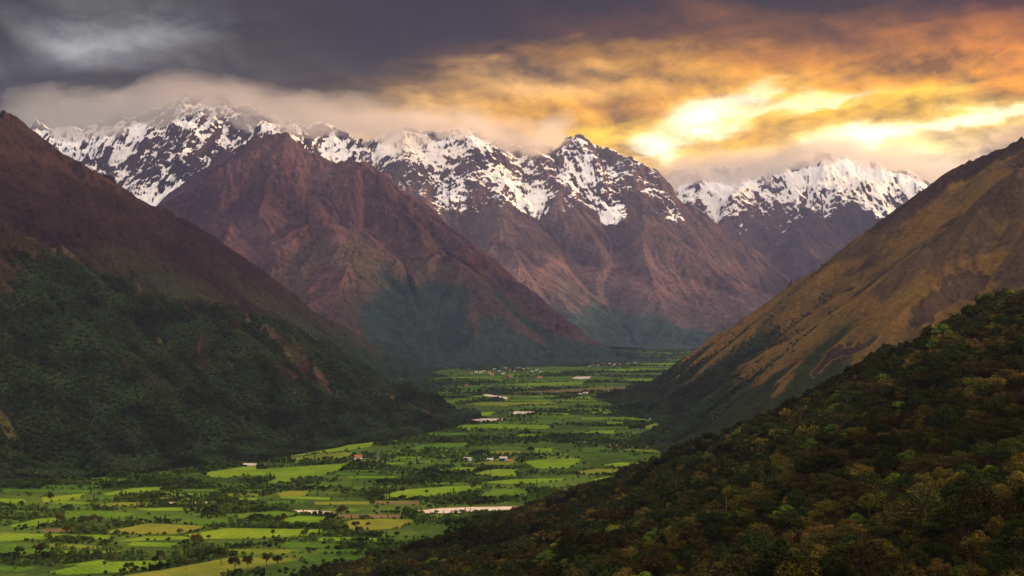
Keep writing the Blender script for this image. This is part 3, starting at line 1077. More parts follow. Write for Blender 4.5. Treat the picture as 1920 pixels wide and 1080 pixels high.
# the 285 that show largest stand alone, the rest are one forest
seen = (tpx > -5) & (tpx < 1925) & (tpy < 1085)
order = np.argsort(np.where(seen, ty / tsc, 1e9))
alone = order[:285]
for j in alone:
    k = KINDS[kind_i[j]]
    label, nm = NEAR_LABEL[k]
    plant(k, int(rng.randint(3)), nm, (tx[j], ty[j], tz[j]), rng.uniform(0, 6.28), tsc[j], label, 'trees of the near slope')
rest = np.ones(len(tx), bool)
rest[alone] = False
protos, lod = [], []
for i, k in enumerate(KINDS):
    for v_ in range(2):
        protos.append(joined_proto('%s_near_%d' % (k, v_), k, 300 + v_ * 13 + i, 60, 0.40))
for i, k in enumerate(KINDS):
    for v_ in range(2):
        protos.append(joined_proto('%s_far_%d' % (k, v_), k, 400 + v_ * 13 + i, 16, 0.75))
NAMES = sorted(range(len(protos)), key=lambda q: protos[q].name)        # the collection hands them out by name
rank = np.argsort(NAMES)
pk = kind_i[rest] * 2 + rng.randint(0, 2, rest.sum()) + np.where(ty[rest] > 800, 12, 0)
scatter('forest', np.stack([tx, ty, tz], 1)[rest], protos, rank[pk], tsc[rest], rng)

# --- forest on the left hill and at the foot of the golden mountain


def hill_forest(name, massif, paint, px0, px1, d0, d1, sp, seed, cut, leaf, size=(0.55, 1.0)):
    rng = np.random.RandomState(seed)
    x0, x1 = (px0 - 960) / FPX * d1, (px1 - 960) / FPX * d1
    x0, x1 = min(x0, (px0 - 960) / FPX * d0), max(x1, (px1 - 960) / FPX * d0)
    a_, b_ = np.meshgrid(np.arange(x0, x1, sp), np.arange(d0, d1, sp))
    x = a_.ravel() + rng.uniform(-0.5, 0.5, a_.size) * sp
    y = b_.ravel() + rng.uniform(-0.5, 0.5, a_.size) * sp
    z, h, g, sl = massif.height(x, y, True)
    ok, px, py = in_frame(x, y, z)
    ok &= (z > 0.5) & (px > px0) & (px < px1)
    x, y, z, h, g, sl = (v[ok] for v in (x, y, z, h, g, sl))
    at = paint(x, y, z, sl, g, np.full(len(x), 0.6))
    f = at['forest'] + rng.normal(size=len(x)) * 0.18 - np.maximum(at['pale'], 0) * 0.8
    ok = f > cut
    x, y, z, f = x[ok], y[ok], z[ok], f[ok]
    protos = [far_proto('%s_tree_%d' % (name, k), seed + k, ('broad', 'round', 'tall', 'scrub')[k % 4], leaf, 4, 1.7) for k in range(8)]
    sc = rng.uniform(*size, len(x)) * np.clip(0.6 + f * 0.5, 0.5, 1.1)
    return scatter(name, np.stack([x, y, z - 1.0], 1), protos, rng.randint(0, 8, len(x)), sc, rng)


if True:
    hill_forest('forest', M_L1, P_L1, -60, 900, 2050, 3520, 6.2, 31, 0.38, LEAF_HILL)
    hill_forest('forest', M_R1, P_R1, 1120, 1900, 2650, 4300, 8.0, 32, 0.42, LEAF_HILL)

# ------------------------------------------------------------------ valley floor: fields, river, groves, houses


def flat_poly(name, pts, z, mat, kind='structure'):
    bm = bmesh.new()
    bm.faces.new([bm.verts.new((x, y, z)) for x, y in pts])
    bmesh.ops.recalc_face_normals(bm, faces=bm.faces)
    for f in bm.faces:
        if f.normal.z < 0:
            f.normal_flip()
    me = bpy.data.meshes.new(name)
    bm.to_mesh(me); bm.free()
    me.materials.append(mat)
    o = link(name, me)
    o['kind'] = kind
    return o


def field_material(name, c1, c2, rows=0.12):
    m, nt, b = new_mat(name)
    geo = nt.nodes.new('ShaderNodeNewGeometry')
    info = nt.nodes.new('ShaderNodeObjectInfo')
    pos = geo.outputs['Position']
    n1, n2 = noise(nt, pos, 0.018, 5, 0.6), noise(nt, pos, 0.2, 4, 0.6)
    w = nt.nodes.new('ShaderNodeTexWave')
    w.inputs['Scale'].default_value = 0.05
    w.inputs['Distortion'].default_value = 2.0
    w.inputs['Detail'].default_value = 2
    w.bands_direction = 'DIAGONAL'
    nt.links.new(pos, w.inputs['Vector'])
    wv = X(nt, w.outputs['Fac'])
    rnd = X(nt, info.outputs['Random'])
    c = mixc(nt, (n1 * 1.2 + rnd * 0.7 - 0.45).clamp(), c1, c2)
    n3 = noise(nt, pos, 1.1, 3, 0.7)
    c = scalec(nt, c, 0.30 + n2 * 0.7 + n3 * 0.4 + wv * rows + (n1 - 0.5) * 0.9)
    nt.links.new(c, b.inputs['Base Color'])
    return m


FIELD = {
    'g': field_material('green_crop', (0.100, 0.195, 0.015), (0.165, 0.240, 0.020), 0.25),
    'd': field_material('dark_crop', (0.050, 0.110, 0.013), (0.080, 0.150, 0.016), 0.4),
    'y': field_material('yellow_crop', (0.135, 0.185, 0.022), (0.180, 0.185, 0.030)),
    'b': field_material('bare_earth', (0.150, 0.115, 0.055), (0.120, 0.110, 0.040)),
}
FIELDS = [
    ('g', (380, 887), (450, 876), (482, 873), (480, 887), (430, 896), (395, 895)), ('g', (190, 926), (250, 915), (310, 913), (306, 919), (240, 926), (200, 929)),
    ('g', (78, 932), (160, 926), (150, 936), (80, 942)), ('g', (-20, 935), (45, 936), (50, 942), (-20, 946)), ('y', (190, 945), (225, 942), (282, 942), (275, 949), (190, 949)),
    ('g', (15, 986), (75, 972), (107, 971), (100, 984), (25, 988)), ('b', (78, 993), (95, 990), (137, 992), (130, 998), (80, 998)),
    ('y', (-20, 998), (55, 1000), (50, 1004), (-20, 1004)), ('g', (-20, 1005), (55, 1001), (207, 1003), (205, 1012), (130, 1010), (-20, 1016)),
    ('d', (122, 958), (190, 957), (255, 963), (230, 972), (120, 970)), ('y', (195, 997), (280, 981), (400, 988), (330, 1002), (215, 1001)),
    ('g', (220, 1015), (270, 1006), (340, 1005), (370, 1011), (300, 1013)), ('g', (345, 1003), (430, 990), (620, 993), (600, 1003), (480, 1010), (375, 1011)),
    ('g', (90, 1074), (170, 1055), (320, 1050), (310, 1060), (240, 1073), (120, 1078)), ('y', (150, 1092), (320, 1066), (430, 1046), (520, 1045), (560, 1050), (480, 1062), (380, 1092)),
    ('g', (117, 1060), (190, 1050), (205, 1048), (170, 1060)),
    ('g', (435, 858), (500, 843), (620, 826), (690, 823), (720, 825), (690, 839), (620, 848), (520, 858)), ('y', (520, 863), (600, 852), (660, 848), (650, 859), (560, 864)),
    ('y', (620, 820), (640, 816), (755, 820), (740, 823), (640, 825)), ('g', (385, 887), (520, 878), (660, 868), (640, 882), (600, 892), (540, 904), (500, 906), (520, 895)),
    ('g', (712, 930), (760, 918), (860, 911), (910, 912), (890, 922), (800, 932), (730, 936)), ('y', (520, 925), (545, 920), (580, 920), (570, 930), (525, 931)),
    ('y', (630, 985), (660, 975), (720, 973), (780, 975), (750, 991), (660, 995)), ('g', (525, 975), (560, 967), (620, 970), (600, 985), (540, 986)),
    ('d', (890, 933), (925, 918), (985, 917), (990, 930), (930, 935)), ('g', (1000, 844), (1003, 840), (1036, 840), (1035, 848), (1005, 848)),
    ('g', (975, 866), (1020, 861), (1090, 860), (1085, 868), (1065, 878), (1010, 879)), ('g', (815, 882), (860, 876), (897, 877), (893, 884), (830, 885)),
    ('g', (880, 891), (920, 880), (970, 880), (967, 893), (900, 894)), ('y', (1080, 884), (1120, 879), (1170, 880), (1160, 888), (1100, 891)),
    ('g', (1130, 872), (1160, 867), (1223, 868), (1215, 874), (1150, 877)), ('y', (905, 851), (930, 845), (980, 846), (970, 852), (910, 854)),
    ('d', (765, 842), (800, 832), (880, 830), (875, 838), (790, 843)), ('g', (1130, 797), (1140, 791), (1175, 792), (1170, 798)),
    ('g', (1085, 815), (1110, 808), (1155, 806), (1150, 813)), ('g', (965, 820), (975, 814), (1018, 815), (1015, 820)), ('y', (1060, 830), (1075, 828.5), (1118, 829), (1115, 832.5)),
    ('g', (840, 803), (870, 797), (930, 795), (1030, 798), (1030, 804), (880, 807)), ('g', (885, 781), (890, 773), (930, 772), (920, 779)),
    ('g', (1180, 777), (1190, 770), (1265, 768), (1300, 775), (1310, 781), (1220, 781)), ('g', (1093, 776), (1110, 772), (1150, 772), (1145, 777)),
    ('y', (865, 759), (900, 755), (1030, 753), (1045, 757), (960, 762)), ('b', (905, 738), (1000, 734), (1200, 723), (1190, 731), (1050, 738)),
    ('y', (1205, 801), (1240, 791), (1310, 791), (1300, 804), (1220, 806)), ('b', (1180, 812), (1285, 808), (1285, 812), (1190, 815)),
    ('g', (1280, 762), (1330, 756), (1400, 748), (1380, 757), (1320, 764)), ('y', (700, 829), (720, 824), (760, 821), (745, 828)),
    ('g', (1170, 790), (1190, 786), (1300, 786), (1290, 790)), ('b', (1150, 763), (1190, 758), (1270, 757), (1265, 762)), ('d', (560, 960), (640, 952), (690, 955), (640, 963)),
    ('g', (250, 954), (330, 951), (390, 953), (380, 957), (280, 958)), ('d', (430, 965), (520, 958), (560, 963), (520, 972), (450, 972)),
    ('g', (900, 905), (960, 899), (1060, 897), (1050, 903), (960, 908)), ('y', (885, 870), (910, 866), (970, 866), (960, 872)), ('g', (1110, 900), (1140, 893), (1190, 893), (1170, 900)),
    ('g', (930, 722), (1000, 718), (1100, 716), (1090, 721), (1000, 724)), ('g', (1130, 716), (1180, 711), (1260, 711), (1240, 716)), ('g', (870, 746), (890, 742), (960, 742), (950, 747)),
    ('g', (1060, 748), (1090, 744), (1160, 744), (1150, 748)), ('g', (1115, 696), (1150, 692), (1280, 690), (1270, 694), (1160, 698)), ('g', (1180, 685), (1210, 682), (1290, 680), (1280, 684)),
]
FPOLY = []
for k, *pts in FIELDS:
    P = [G(px, py) for px, py in pts]
    FPOLY.append(np.array(P))
    flat_poly('field', P, 0.16 + 0.02 * (len(FPOLY) % 5), FIELD[k])

RIVER = [
    ((785, 958), (830, 953), (900, 951), (962, 950), (955, 956), (900, 959), (850, 962), (800, 963)), ((552, 957), (580, 957), (625, 960), (622, 964), (590, 963), (560, 961)),
    ((292, 943.5), (330, 941.5), (432, 941), (432, 943), (340, 945)), ((880, 788), (895, 785), (945, 785), (940, 788), (900, 792)), ((955, 774), (965, 771.5), (1002, 772), (995, 776), (970, 778)),
    ((905, 741), (912, 739), (952, 745), (950, 748.5), (930, 746)), ((1072, 709.5), (1080, 706.5), (1108, 706), (1106, 709.5), (1090, 711)), ((748, 803), (755, 800.5), (790, 801), (788, 803.5), (765, 805)),
    ((660, 860), (690, 857.5), (692, 859.5), (664, 862)), ((448, 872), (460, 868.5), (500, 870), (498, 872), (470, 873.5)),
]
m, nt, b = new_mat('river_water')
pos = nt.nodes.new('ShaderNodeNewGeometry').outputs['Position']
n_ = noise(nt, pos, 0.05, 4, 0.6)
nt.links.new(mixc(nt, n_.ss(0.4, 0.6), (0.50, 0.43, 0.35), (0.68, 0.62, 0.54)), b.inputs['Base Color'])
b.inputs['Roughness'].default_value = 0.35
b.inputs['Specular IOR Level'].default_value = 0.3
RIVER_MAT = m
m, nt, b = new_mat('river_bank')
nt.links.new(mixc(nt, noise(nt, nt.nodes.new('ShaderNodeNewGeometry').outputs['Position'], 0.12, 5, 0.6), (0.15, 0.085, 0.05), (0.22, 0.15, 0.09)), b.inputs['Base Color'])
RPOLY = []
for pts in RIVER:
    P = np.array([G(*q) for q in pts])
    c0 = P.mean(0)
    RPOLY.append(c0 + (P - c0) * 1.18)
    flat_poly('river', P, 0.34, RIVER_MAT)
    flat_poly('river_bank', c0 + (P - c0) * 1.10 + (0, 3.0), 0.26, m)


def inside(x, y, poly):
    c_ = np.zeros(len(x), bool)
    n = len(poly)
    lo, hi = poly.min(0), poly.max(0)
    near = (x >= lo[0]) & (x <= hi[0]) & (y >= lo[1]) & (y <= hi[1])
    xs, ys = x[near], y[near]
    r = np.zeros(len(xs), bool)
    for i in range(n):
        (x0, y0), (x1, y1) = poly[i], poly[i - 1]
        cross = (y0 > ys) != (y1 > ys)
        r ^= cross & (xs < (x1 - x0) * (ys - y0) / (y1 - y0 + 1e-12) + x0)
    c_[near] = r
    return c_


def on_mountain(x, y):
    r = NEAR.height(x, y) > 1.0
    for M_ in (M_L1, M_R1, M_L2, M_M1, M_M2):
        r |= M_.base(x, y) > 12
    return r


# small plots that fill the rest of the valley floor, one sheet
rng = np.random.RandomState(77)
lots, lot_m = [], []
for (d0, d1, lw, ll) in ((1250, 2600, 34, 95), (2600, 5200, 60, 170), (5200, 12500, 110, 380)):
    xs = np.arange(-0.55 * d1, 0.45 * d1, ll * 1.12)
    for yy in np.arange(d0, d1, lw * 1.25):
        off = rng.uniform(0, ll)
        cx = xs + off + rng.uniform(-0.1, 0.1, len(xs)) * ll
        cy = np.full(len(xs), yy) + rng.uniform(-0.2, 0.2, len(xs)) * lw
        ok = (np.abs(cx / cy) < 0.52) & (fbm(cx / (ll * 5), cy / (lw * 7), 3, 610) < 0.22) & (rng.rand(len(xs)) < 0.85)
        cx, cy = cx[ok], cy[ok]
        if not len(cx):
            continue
        w_, l_ = lw * rng.uniform(0.3, 0.55, len(cx)), ll * rng.uniform(0.3, 0.55, len(cx))
        an = 0.12 * np.sin(cx / 900) + 0.1 * rng.normal(size=len(cx))
        bad = on_mountain(cx, cy) | on_mountain(cx + l_, cy) | on_mountain(cx - l_, cy)
        for P in FPOLY + RPOLY:
            for sx, sy in ((0, 0), (1, 1), (1, -1), (-1, 1), (-1, -1), (1, 0), (-1, 0), (0, 1), (0, -1)):
                bad |= inside(cx + sx * l_, cy + sy * w_, P)
        for j in np.nonzero(~bad)[0]:
            ca, sa = math.cos(an[j]), math.sin(an[j])
            q = []
            for sx, sy in ((-1, -1), (1, -1), (1, 1), (-1, 1)):
                a_, b_ = sx * l_[j] * rng.uniform(0.85, 1.1), sy * w_[j] * rng.uniform(0.8, 1.1)
                q.append((cx[j] + a_ * ca - b_ * sa, cy[j] + a_ * sa + b_ * ca, 0.08 + 0.003 * (len(lots) % 17)))
            lots.append(q)
            lot_m.append(rng.choice(4, p=(0.38, 0.52, 0.085, 0.015)))
lots = np.array(lots)
plots = link('farmland', raw_mesh('farmland', lots.reshape(-1, 3), np.arange(len(lots) * 4).reshape(-1, 4), [FIELD[k] for k in 'gdyb'], lot_m))
plots['kind'] = 'structure'

# trees and bushes between the fields
gp, gs, gk = [], [], []
for (d0, d1, sp, s0, s1) in ((1240, 2300, 6.5, 0.45, 1.0), (2300, 4500, 9.5, 0.55, 1.1), (4500, 8000, 16, 0.8, 1.5), (8000, 12500, 26, 1.1, 2.0)):
    a_, b_ = np.meshgrid(np.arange(-0.5 * d1, 0.36 * d1, sp), np.arange(d0, d1, sp))
    x = a_.ravel() + rng.uniform(-0.5, 0.5, a_.size) * sp
    y = b_.ravel() + rng.uniform(-0.5, 0.5, a_.size) * sp
    ok = (np.abs(x / y) < 0.49)
    x, y = x[ok], y[ok]
    ok = ~on_mountain(x, y)
    x, y = x[ok], y[ok]
    den = fbm(x / (sp * 34), y / (sp * 20), 4, 640) * 1.5 + 0.42
    blocked = np.zeros(len(x), bool)
    for P in FPOLY + RPOLY:
        blocked |= inside(x, y, P)
    lot = np.zeros(len(x), bool)
    band = lots[(lots[:, :, 1].max(1) > d0) & (lots[:, :, 1].min(1) < d1)]
    for L_ in band:
        lot |= inside(x, y, L_[:, :2])
    edge = np.zeros(len(x), bool)
    for P in FPOLY:
        c0 = P.mean(0)
        edge |= inside(x, y, c0 + (P - c0) * 1.10)
    prob = np.where(lot, 0.006, np.where(den > 0.50 + (d0 > 4000) * 0.15, 0.97, np.where(den > 0.27, 0.33, 0.025)))
    prob = np.where(edge, np.maximum(prob, 0.4), prob)
    prob = np.where(blocked, 0.0, prob)
    ok = rng.rand(len(x)) < prob
    x, y, den = x[ok], y[ok], den[ok]
    gp.append(np.stack([x, y, np.zeros(len(x))], 1))
    bush = rng.rand(len(x)) < np.where(den > 0.55, 0.15, np.where(den > 0.36, 0.5, 0.9))
    gs.append(rng.uniform(s0, s1, len(x)) * np.where(bush, 1.5, 1.0))
    gk.append(np.where(bush, rng.randint(0, 2, len(x)), 2 + rng.randint(0, 6, len(x))))
gp, gs, gk = np.concatenate(gp), np.concatenate(gs), np.concatenate(gk)
gp[:, 2] -= np.where(gk > 1, 3.2, 0.3) * gs
protos = [far_proto('grove_%d' % k, 700 + k, ('bush', 'bush', 'broad', 'round', 'round', 'scrub', 'scrub', 'poplar')[k], LEAF_VALLEY, 12 if k > 1 else 9, 0.95 if k > 1 else 0.7) for k in range(8)]
scatter('grove', gp, protos, gk, gs, rng)

# trees that stand alone in the fields
LONE = [(210, 1060, 1.0), (196, 1065, 0.6), (242, 1077, 1.2), (291, 1062, 1.0), (301, 1052, 1.1), (415, 1061, 1.7), (220, 947, 1.1), (129, 963, 1.2), (82, 967, 1.2), (95, 946, 1.4),
        (114, 986, 1.4), (157, 986, 1.3), (175, 983, 1.2), (126, 1011, 1.5), (402, 963, 1.2), (56, 936, 0.9), (186, 983, 1.0), (245, 983, 0.9), (471, 981, 1.0), (370, 1033, 1.8),
        (37, 1048, 1.3), (75, 1048, 1.3), (640, 977, 1.9), (617, 981, 1.4), (522, 986, 1.2), (532, 983, 1.2), (667, 996, 1.2), (755, 928, 1.1), (465, 1071, 1.5), (500, 1066, 1.4),
        (520, 1066, 1.3), (887, 921, 1.0), (575, 1003, 0.8), (512, 1008, 0.8), (800, 928, 0.7), (892, 918, 1.3), (995, 853, 1.5), (920, 891, 1.4), (898, 891, 1.3), (1140, 771, 1.4),
        (1250, 814, 1.6), (900, 788, 1.4), (882, 958, 1.3), (440, 1075, 1.6), (350, 1068, 0.9), (270, 1066, 0.6), (690, 990, 0.7), (160, 1005, 0.7)]
for i, (px, py, sc) in enumerate(LONE):
    x, y = G(px, py)
    k = ('broad', 'tall', 'broad', 'broad')[i % 4]
    big = sc >= 1.65
    plant(k, i % 3, 'field_tree', (x, y, 0), i * 1.3, sc,
          {415: 'big dark tree beside the yellow field at the bottom edge', 370: 'big dark tree at the end of the dark hedge below the wide field',
           640: 'big dark double crowned tree left of the pale yellow riverside field'}[px] if big else
          'dark %s tree standing alone among the valley fields' % {'broad': 'broad', 'tall': 'narrow', 'round': 'round'}[k],
          None if big else 'lone trees among the valley fields')

# houses
m, nt, b = new_mat('house_wall_white'); b.inputs['Base Color'].default_value = (0.62, 0.60, 0.56, 1); WALL_W = m
m, nt, b = new_mat('house_wall_tan'); b.inputs['Base Color'].default_value = (0.46, 0.34, 0.24, 1); WALL_T = m
m, nt, b = new_mat('roof_tin'); b.inputs['Base Color'].default_value = (0.42, 0.42, 0.43, 1); b.inputs['Roughness'].default_value = 0.5; ROOF_G = m
m, nt, b = new_mat('roof_tile'); b.inputs['Base Color'].default_value = (0.42, 0.13, 0.06, 1); ROOF_R = m
m, nt, b = new_mat('dark_opening'); b.inputs['Base Color'].default_value = (0.03, 0.03, 0.035, 1); DARK = m


def box(bm, x0, x1, y0, y1, z0, z1):
    v = [bm.verts.new(p) for p in ((x0, y0, z0), (x1, y0, z0), (x1, y1, z0), (x0, y1, z0), (x0, y0, z1), (x1, y0, z1), (x1, y1, z1), (x0, y1, z1))]
    for f in ((3, 2, 1, 0), (4, 5, 6, 7), (0, 1, 5, 4), (1, 2, 6, 5), (2, 3, 7, 6), (3, 0, 4, 7)):
        bm.faces.new([v[i] for i in f])


def bm_link(name, bm, mat, parent=None):
    me = bpy.data.meshes.new(name)
    bm.to_mesh(me); bm.free()
    me.materials.append(mat)
    return link(name, me, parent)


def house(name, loc, rz, w, d, h, wall, roof, label, group=None, cat='house'):
    r = empty(name, loc, rz)
    bm = bmesh.new()
    box(bm, -w / 2, w / 2, -d / 2, d / 2, -0.5, h)
    g0 = [bm.verts.new((x, y, z)) for x, y, z in ((-w / 2, -d / 2, h), (-w / 2, d / 2, h), (-w / 2, 0, h + d * 0.3))]
    g1 = [bm.verts.new((-v.co.x, v.co.y, v.co.z)) for v in g0]
    bm.faces.new(g0); bm.faces.new(g1)
    wl = bm_link('wall', bm, wall, r)
    bm = bmesh.new()
    o_ = 0.5
    for s_ in (-1, 1):
        a = [(-w / 2 - o_, s_ * (d / 2 + o_), h - 0.25), (w / 2 + o_, s_ * (d / 2 + o_), h - 0.25), (w / 2 + o_, 0, h + d * 0.3 + 0.15), (-w / 2 - o_, 0, h + d * 0.3 + 0.15)]
        lo = [bm.verts.new(p) for p in a]
        up = [bm.verts.new((p[0], p[1], p[2] + 0.25)) for p in a]
        bm.faces.new(lo); bm.faces.new(up)
        for i in range(4):
            bm.faces.new((lo[i], lo[(i + 1) % 4], up[(i + 1) % 4], up[i]))
    bmesh.ops.recalc_face_normals(bm, faces=bm.faces)
    bm_link('roof', bm, roof, r)
    for xx in (-w * 0.3, w * 0.3):
        bm = bmesh.new()
        box(bm, xx - 0.6, xx + 0.6, -d / 2 - 0.04, -d / 2 + 0.1, 1.0, 2.2)
        bm_link('window', bm, DARK, r)
    bm = bmesh.new()
    box(bm, -0.55, 0.55, -d / 2 - 0.05, -d / 2 + 0.1, 0.0, 2.1)
    bm_link('door', bm, DARK, r)
    return tag(r, label, cat, group)


HOUSES = [
    (877, 864, 15, 9, 5, WALL_W, ROOF_G, 'white house alone among trees, left of the farm cluster in the valley centre'),
    (919, 865, 13, 9, 4, WALL_T, ROOF_G, 'grey roofed shed at the left end of the farm cluster in the valley centre'),
    (944, 864, 16, 10, 6, WALL_W, ROOF_G, 'white two storey house in the farm cluster in the valley centre'),
    (956, 867, 10, 8, 4, WALL_T, ROOF_R, 'red roofed house at the right end of the farm cluster in the valley centre'),
    (672, 859, 16, 9, 4, WALL_T, ROOF_R, 'red roofed house at the right tip of the large bright green fields'),
    (1234, 787, 20, 11, 6, WALL_W, ROOF_G, 'long white house beside the brown strip fields on the right of the valley'),
    (1221, 788, 11, 9, 5, WALL_W, ROOF_G, 'small white house left of the long white house by the brown strips'),
    (1098, 740, 20, 12, 7, WALL_W, ROOF_G, 'white building on the dark tree line in mid valley'),
    (1088, 741, 13, 10, 5, WALL_W, ROOF_G, 'low white building left of the white building on the mid valley tree line'),
    (1262, 753, 26, 12, 6, WALL_T, ROOF_G, 'long tan shed at the tip of the dark wooded spur on the right'),
    (1148, 838, 13, 9, 4, WALL_T, ROOF_R, 'red roofed house hidden in the dark grove on the right of the valley'),
    (1160, 840, 11, 8, 4, WALL_T, ROOF_R, 'second red roofed house in the dark grove, at its right side'),
    (957, 708, 22, 13, 6, WALL_T, ROOF_R, 'orange roofed building below the far village'),
    (1012, 709, 24, 13, 6, WALL_T, ROOF_R, 'wide orange roofed building below the right end of the far village'),
    (875, 724, 16, 11, 5, WALL_T, ROOF_R, 'orange roofed house left of the far village, by the pale strip'),
    (1305, 661, 34, 20, 9, WALL_W, ROOF_G, 'bright white building at the far end of the valley under the golden mountain'),
]
for i, (px, py, w, d, h, wl, rf, label) in enumerate(HOUSES):
    x, y = G(px, py)
    house('house', (x, y, 0), (i * 0.7) % 0.9 - 0.45, w, d, h, wl, rf, label)
for i, (px, py) in enumerate([(884, 701), (893, 699), (901, 700), (907, 697), (918, 700), (928, 694), (936, 697), (947, 692), (955, 695), (964, 697), (972, 691), (981, 694), (990, 692), (998, 698),
                              (1007, 695), (1014, 698), (923, 703), (943, 702), (1105, 688), (1112, 686), (1121, 686), (1131, 684), (1143, 683), (1152, 685), (1162, 684), (1176, 683), (1190, 682)]):
    x, y = G(px, py)
    far_right = px > 1100
    house('house', (x, y, 0), (i * 1.1) % 1.0 - 0.5, 13 + (i * 5) % 9, 10, 5 + i % 3, WALL_W if i % 3 else WALL_T, ROOF_G if i % 4 else ROOF_R,
          'tiny pale house in the row at the end of the valley floor' if far_right else 'tiny pale house in the far village at the foot of the purple mountain',
          'houses in the row at the valley end' if far_right else 'houses of the far village')

# lattice mast in the grove
bm_segs = []
x, y = G(709, 866)
t = empty('power_mast', (x, y, 0))
H_ = 21.0
for sx in (-1, 1):
    for sy in (-1, 1):
        bm_segs.append(((sx * 2.6, sy * 2.6, 0), 0.14, (sx * 0.5, sy * 0.5, H_), 0.10))
for k in range(8):
    z0, z1 = H_ * k / 8, H_ * (k + 1) / 8
    w0, w1 = 2.6 - 2.1 * k / 8, 2.6 - 2.1 * (k + 1) / 8
    for a, b_ in (((-w0, -w0), (w1, -w1)), ((w0, -w0), (-w1, -w1)), ((-w0, w0), (w1, w1)), ((w0, w0), (-w1, w1))):
        bm_segs.append(((*a, z0), 0.10, (*b_, z1), 0.10))
m, nt, b = new_mat('galvanised_steel'); b.inputs['Base Color'].default_value = (0.5, 0.5, 0.5, 1); b.inputs['Metallic'].default_value = 0.4
link('tower', raw_mesh('tower', *tubes(bm_segs, 4), [m]), t)
link('cross_arm', raw_mesh('cross_arm', *tubes([((-6, 0, H_ - z_), 0.14, (6, 0, H_ - z_), 0.14) for z_ in (1, 5, 9)], 4), [m]), t)
tag(t, 'slender grey lattice power mast rising from the dark grove', 'power mast')

# ------------------------------------------------------------------ cloud banks on the summits
def vapour(name, density, col):
    m = bpy.data.materials.new(name)
    m.use_nodes = True
    nt = m.node_tree
    nt.nodes.remove(nt.nodes['Principled BSDF'])
    v = nt.nodes.new('ShaderNodeVolumePrincipled')
    v.inputs['Color'].default_value = (*col, 1)
    v.inputs['Density'].default_value = density
    v.inputs['Anisotropy'].default_value = 0.45
    nt.links.new(v.outputs[0], nt.nodes['Material Output'].inputs['Volume'])
    return m


CLOUD_GREY = vapour('grey_cloud', 0.0026, (0.78, 0.77, 0.77))
CLOUD_WARM = vapour('thin_cloud', 0.0030, (0.97, 0.93, 0.88))


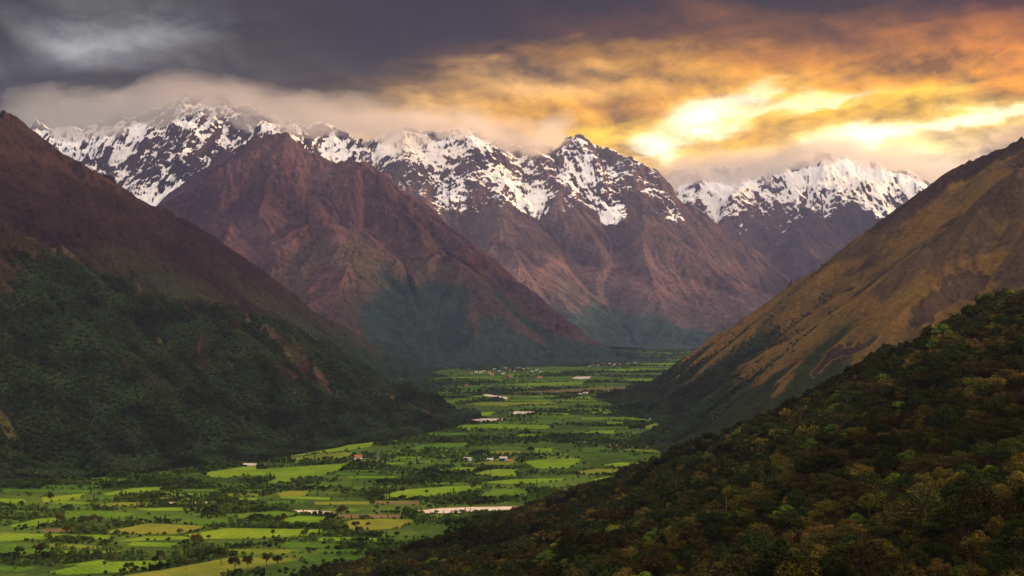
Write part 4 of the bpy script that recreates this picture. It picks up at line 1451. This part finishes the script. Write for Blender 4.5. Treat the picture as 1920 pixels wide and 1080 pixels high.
def cloud_bank(name, d, base, px0, px1, depth, rise, seed, label, mat, rag=1.0):
    """A bank of cloud d metres away. base: (px, py) along its ragged lower edge; it thickens upwards over rise metres and thins
    out again; depth: how thick it gets along the view."""
    (x0, _, _), (x1, _, _) = W(px0, 0, d), W(px1, 0, d)
    bx = np.array([W(a, b_, d)[0] for a, b_ in base]); bz = np.array([W(a, b_, d)[2] for a, b_ in base])
    st = d / FPX * 2.6
    top = min(bz.max() + rise * 4.0, 3120)
    xs, zs = np.arange(x0, x1, st), np.arange(bz.min() - rise * 0.6, top, st)
    Xg, Zg = np.meshgrid(xs, zs)
    x, z = Xg.ravel(), Zg.ravel()
    n1 = fbm(x / (rise * 2.2), z / (rise * 1.2), 6, seed, 0.55)
    n2 = fbm(x / (rise * 0.6), z / (rise * 0.4), 5, seed + 50, 0.55)
    up = (z - np.interp(x, bx, bz)) / rise + n1 * 0.75 * rag + n2 * 0.25 * rag
    ends = sstep(x0, x0 + (x1 - x0) * 0.14, x) * sstep(x1, x1 - (x1 - x0) * 0.14, x)
    calm = (z - np.interp(x, bx, bz)) / rise + n1 * 0.3
    t = sstep(-0.12, 0.5, up) * (1 - sstep(0.35, 1.7, calm)) * sstep(top, top - rise, z) * ends * (0.8 + n2 * 0.45 * sstep(0.8, 0.1, calm))
    t = np.where(t > 0.012, t * depth + 14.0, 0.0)
    nz, nx = Xg.shape
    wob = fbm(x / (rise * 2.5), z / (rise * 2.0), 2, seed + 90) * depth * 0.3
    front = np.stack([x, d - t * 0.55 + wob, z], 1)
    back = np.stack([x, d + t * 0.45 + wob, z], 1)
    i_ = np.arange(nx * nz).reshape(nz, nx)
    q = np.stack([i_[:-1, :-1], i_[:-1, 1:], i_[1:, 1:], i_[1:, :-1]], -1).reshape(-1, 4)
    q = q[(t[q] > 0).any(1)]
    open_ = t <= 0
    n = nx * nz
    bidx = np.where(open_, np.arange(n), np.arange(n) + n)       # the two sides share their rim
    qb = bidx[q][:, ::-1]
    co = np.concatenate([front, back])
    allq = np.concatenate([q, qb])
    used = np.zeros(len(co), bool); used[allq.ravel()] = True
    rm = np.cumsum(used) - 1
    o = link(name, raw_mesh(name, co[used], rm[allq], [mat], smooth=True))
    return tag(o, label, 'cloud', None, 'stuff')


cloud_bank('cloud', 11900, [(0, 254), (60, 252), (150, 250), (210, 256), (270, 236), (350, 214), (430, 230), (500, 242), (560, 258), (640, 262), (760, 266)], 0, 790, 900, 330, 12,
           'grey cloud resting on the snow range on the left', CLOUD_GREY)
cloud_bank('cloud', 13900, [(600, 260), (700, 274), (760, 270), (830, 270), (880, 268), (950, 294), (1000, 294), (1045, 276), (1075, 252)], 560, 1090, 900, 330, 15,
           'warm beige cloud resting on the middle snow peaks', CLOUD_WARM)
cloud_bank('cloud', 16000, [(1225, 368), (1270, 360), (1330, 352), (1400, 346), (1450, 346), (1500, 326), (1545, 300), (1600, 296)], 1180, 1640, 1100, 350, 19,
           'orange lit cloud bank over the left end of the far snow range', CLOUD_WARM)
cloud_bank('cloud', 16250, [(1590, 300), (1640, 318), (1690, 322), (1740, 346), (1800, 352)], 1560, 1830, 600, 280, 23,
           'pale cloud wisps over the right end of the far snow range', CLOUD_WARM)

# ------------------------------------------------------------------ haze in the valley air
hm = bpy.data.materials.new('haze_air')
hm.use_nodes = True
hnt = hm.node_tree
hnt.nodes.remove(hnt.nodes['Principled BSDF'])
hv = hnt.nodes.new('ShaderNodeVolumePrincipled')
hv.inputs['Color'].default_value = (0.34, 0.43, 0.84, 1)
hv.inputs['Density'].default_value = HAZE_DENSITY
hv.inputs['Anisotropy'].default_value = 0.3
hnt.links.new(hv.outputs[0], hnt.nodes['Material Output'].inputs['Volume'])
bm = bmesh.new()
bmesh.ops.create_cube(bm, size=1.0)
for v in bm.verts:
    v.co = (v.co.x * 36000, v.co.y * 27000 + 10000, (v.co.z + 0.5) * 3180 - 12)
me = bpy.data.meshes.new('haze')
bm.to_mesh(me); bm.free()
me.materials.append(hm)
haze = bpy.data.objects.new('haze', me)
haze['kind'] = 'stuff'
C.objects.link(haze)
print('script %.1fs' % (time.time() - T0))
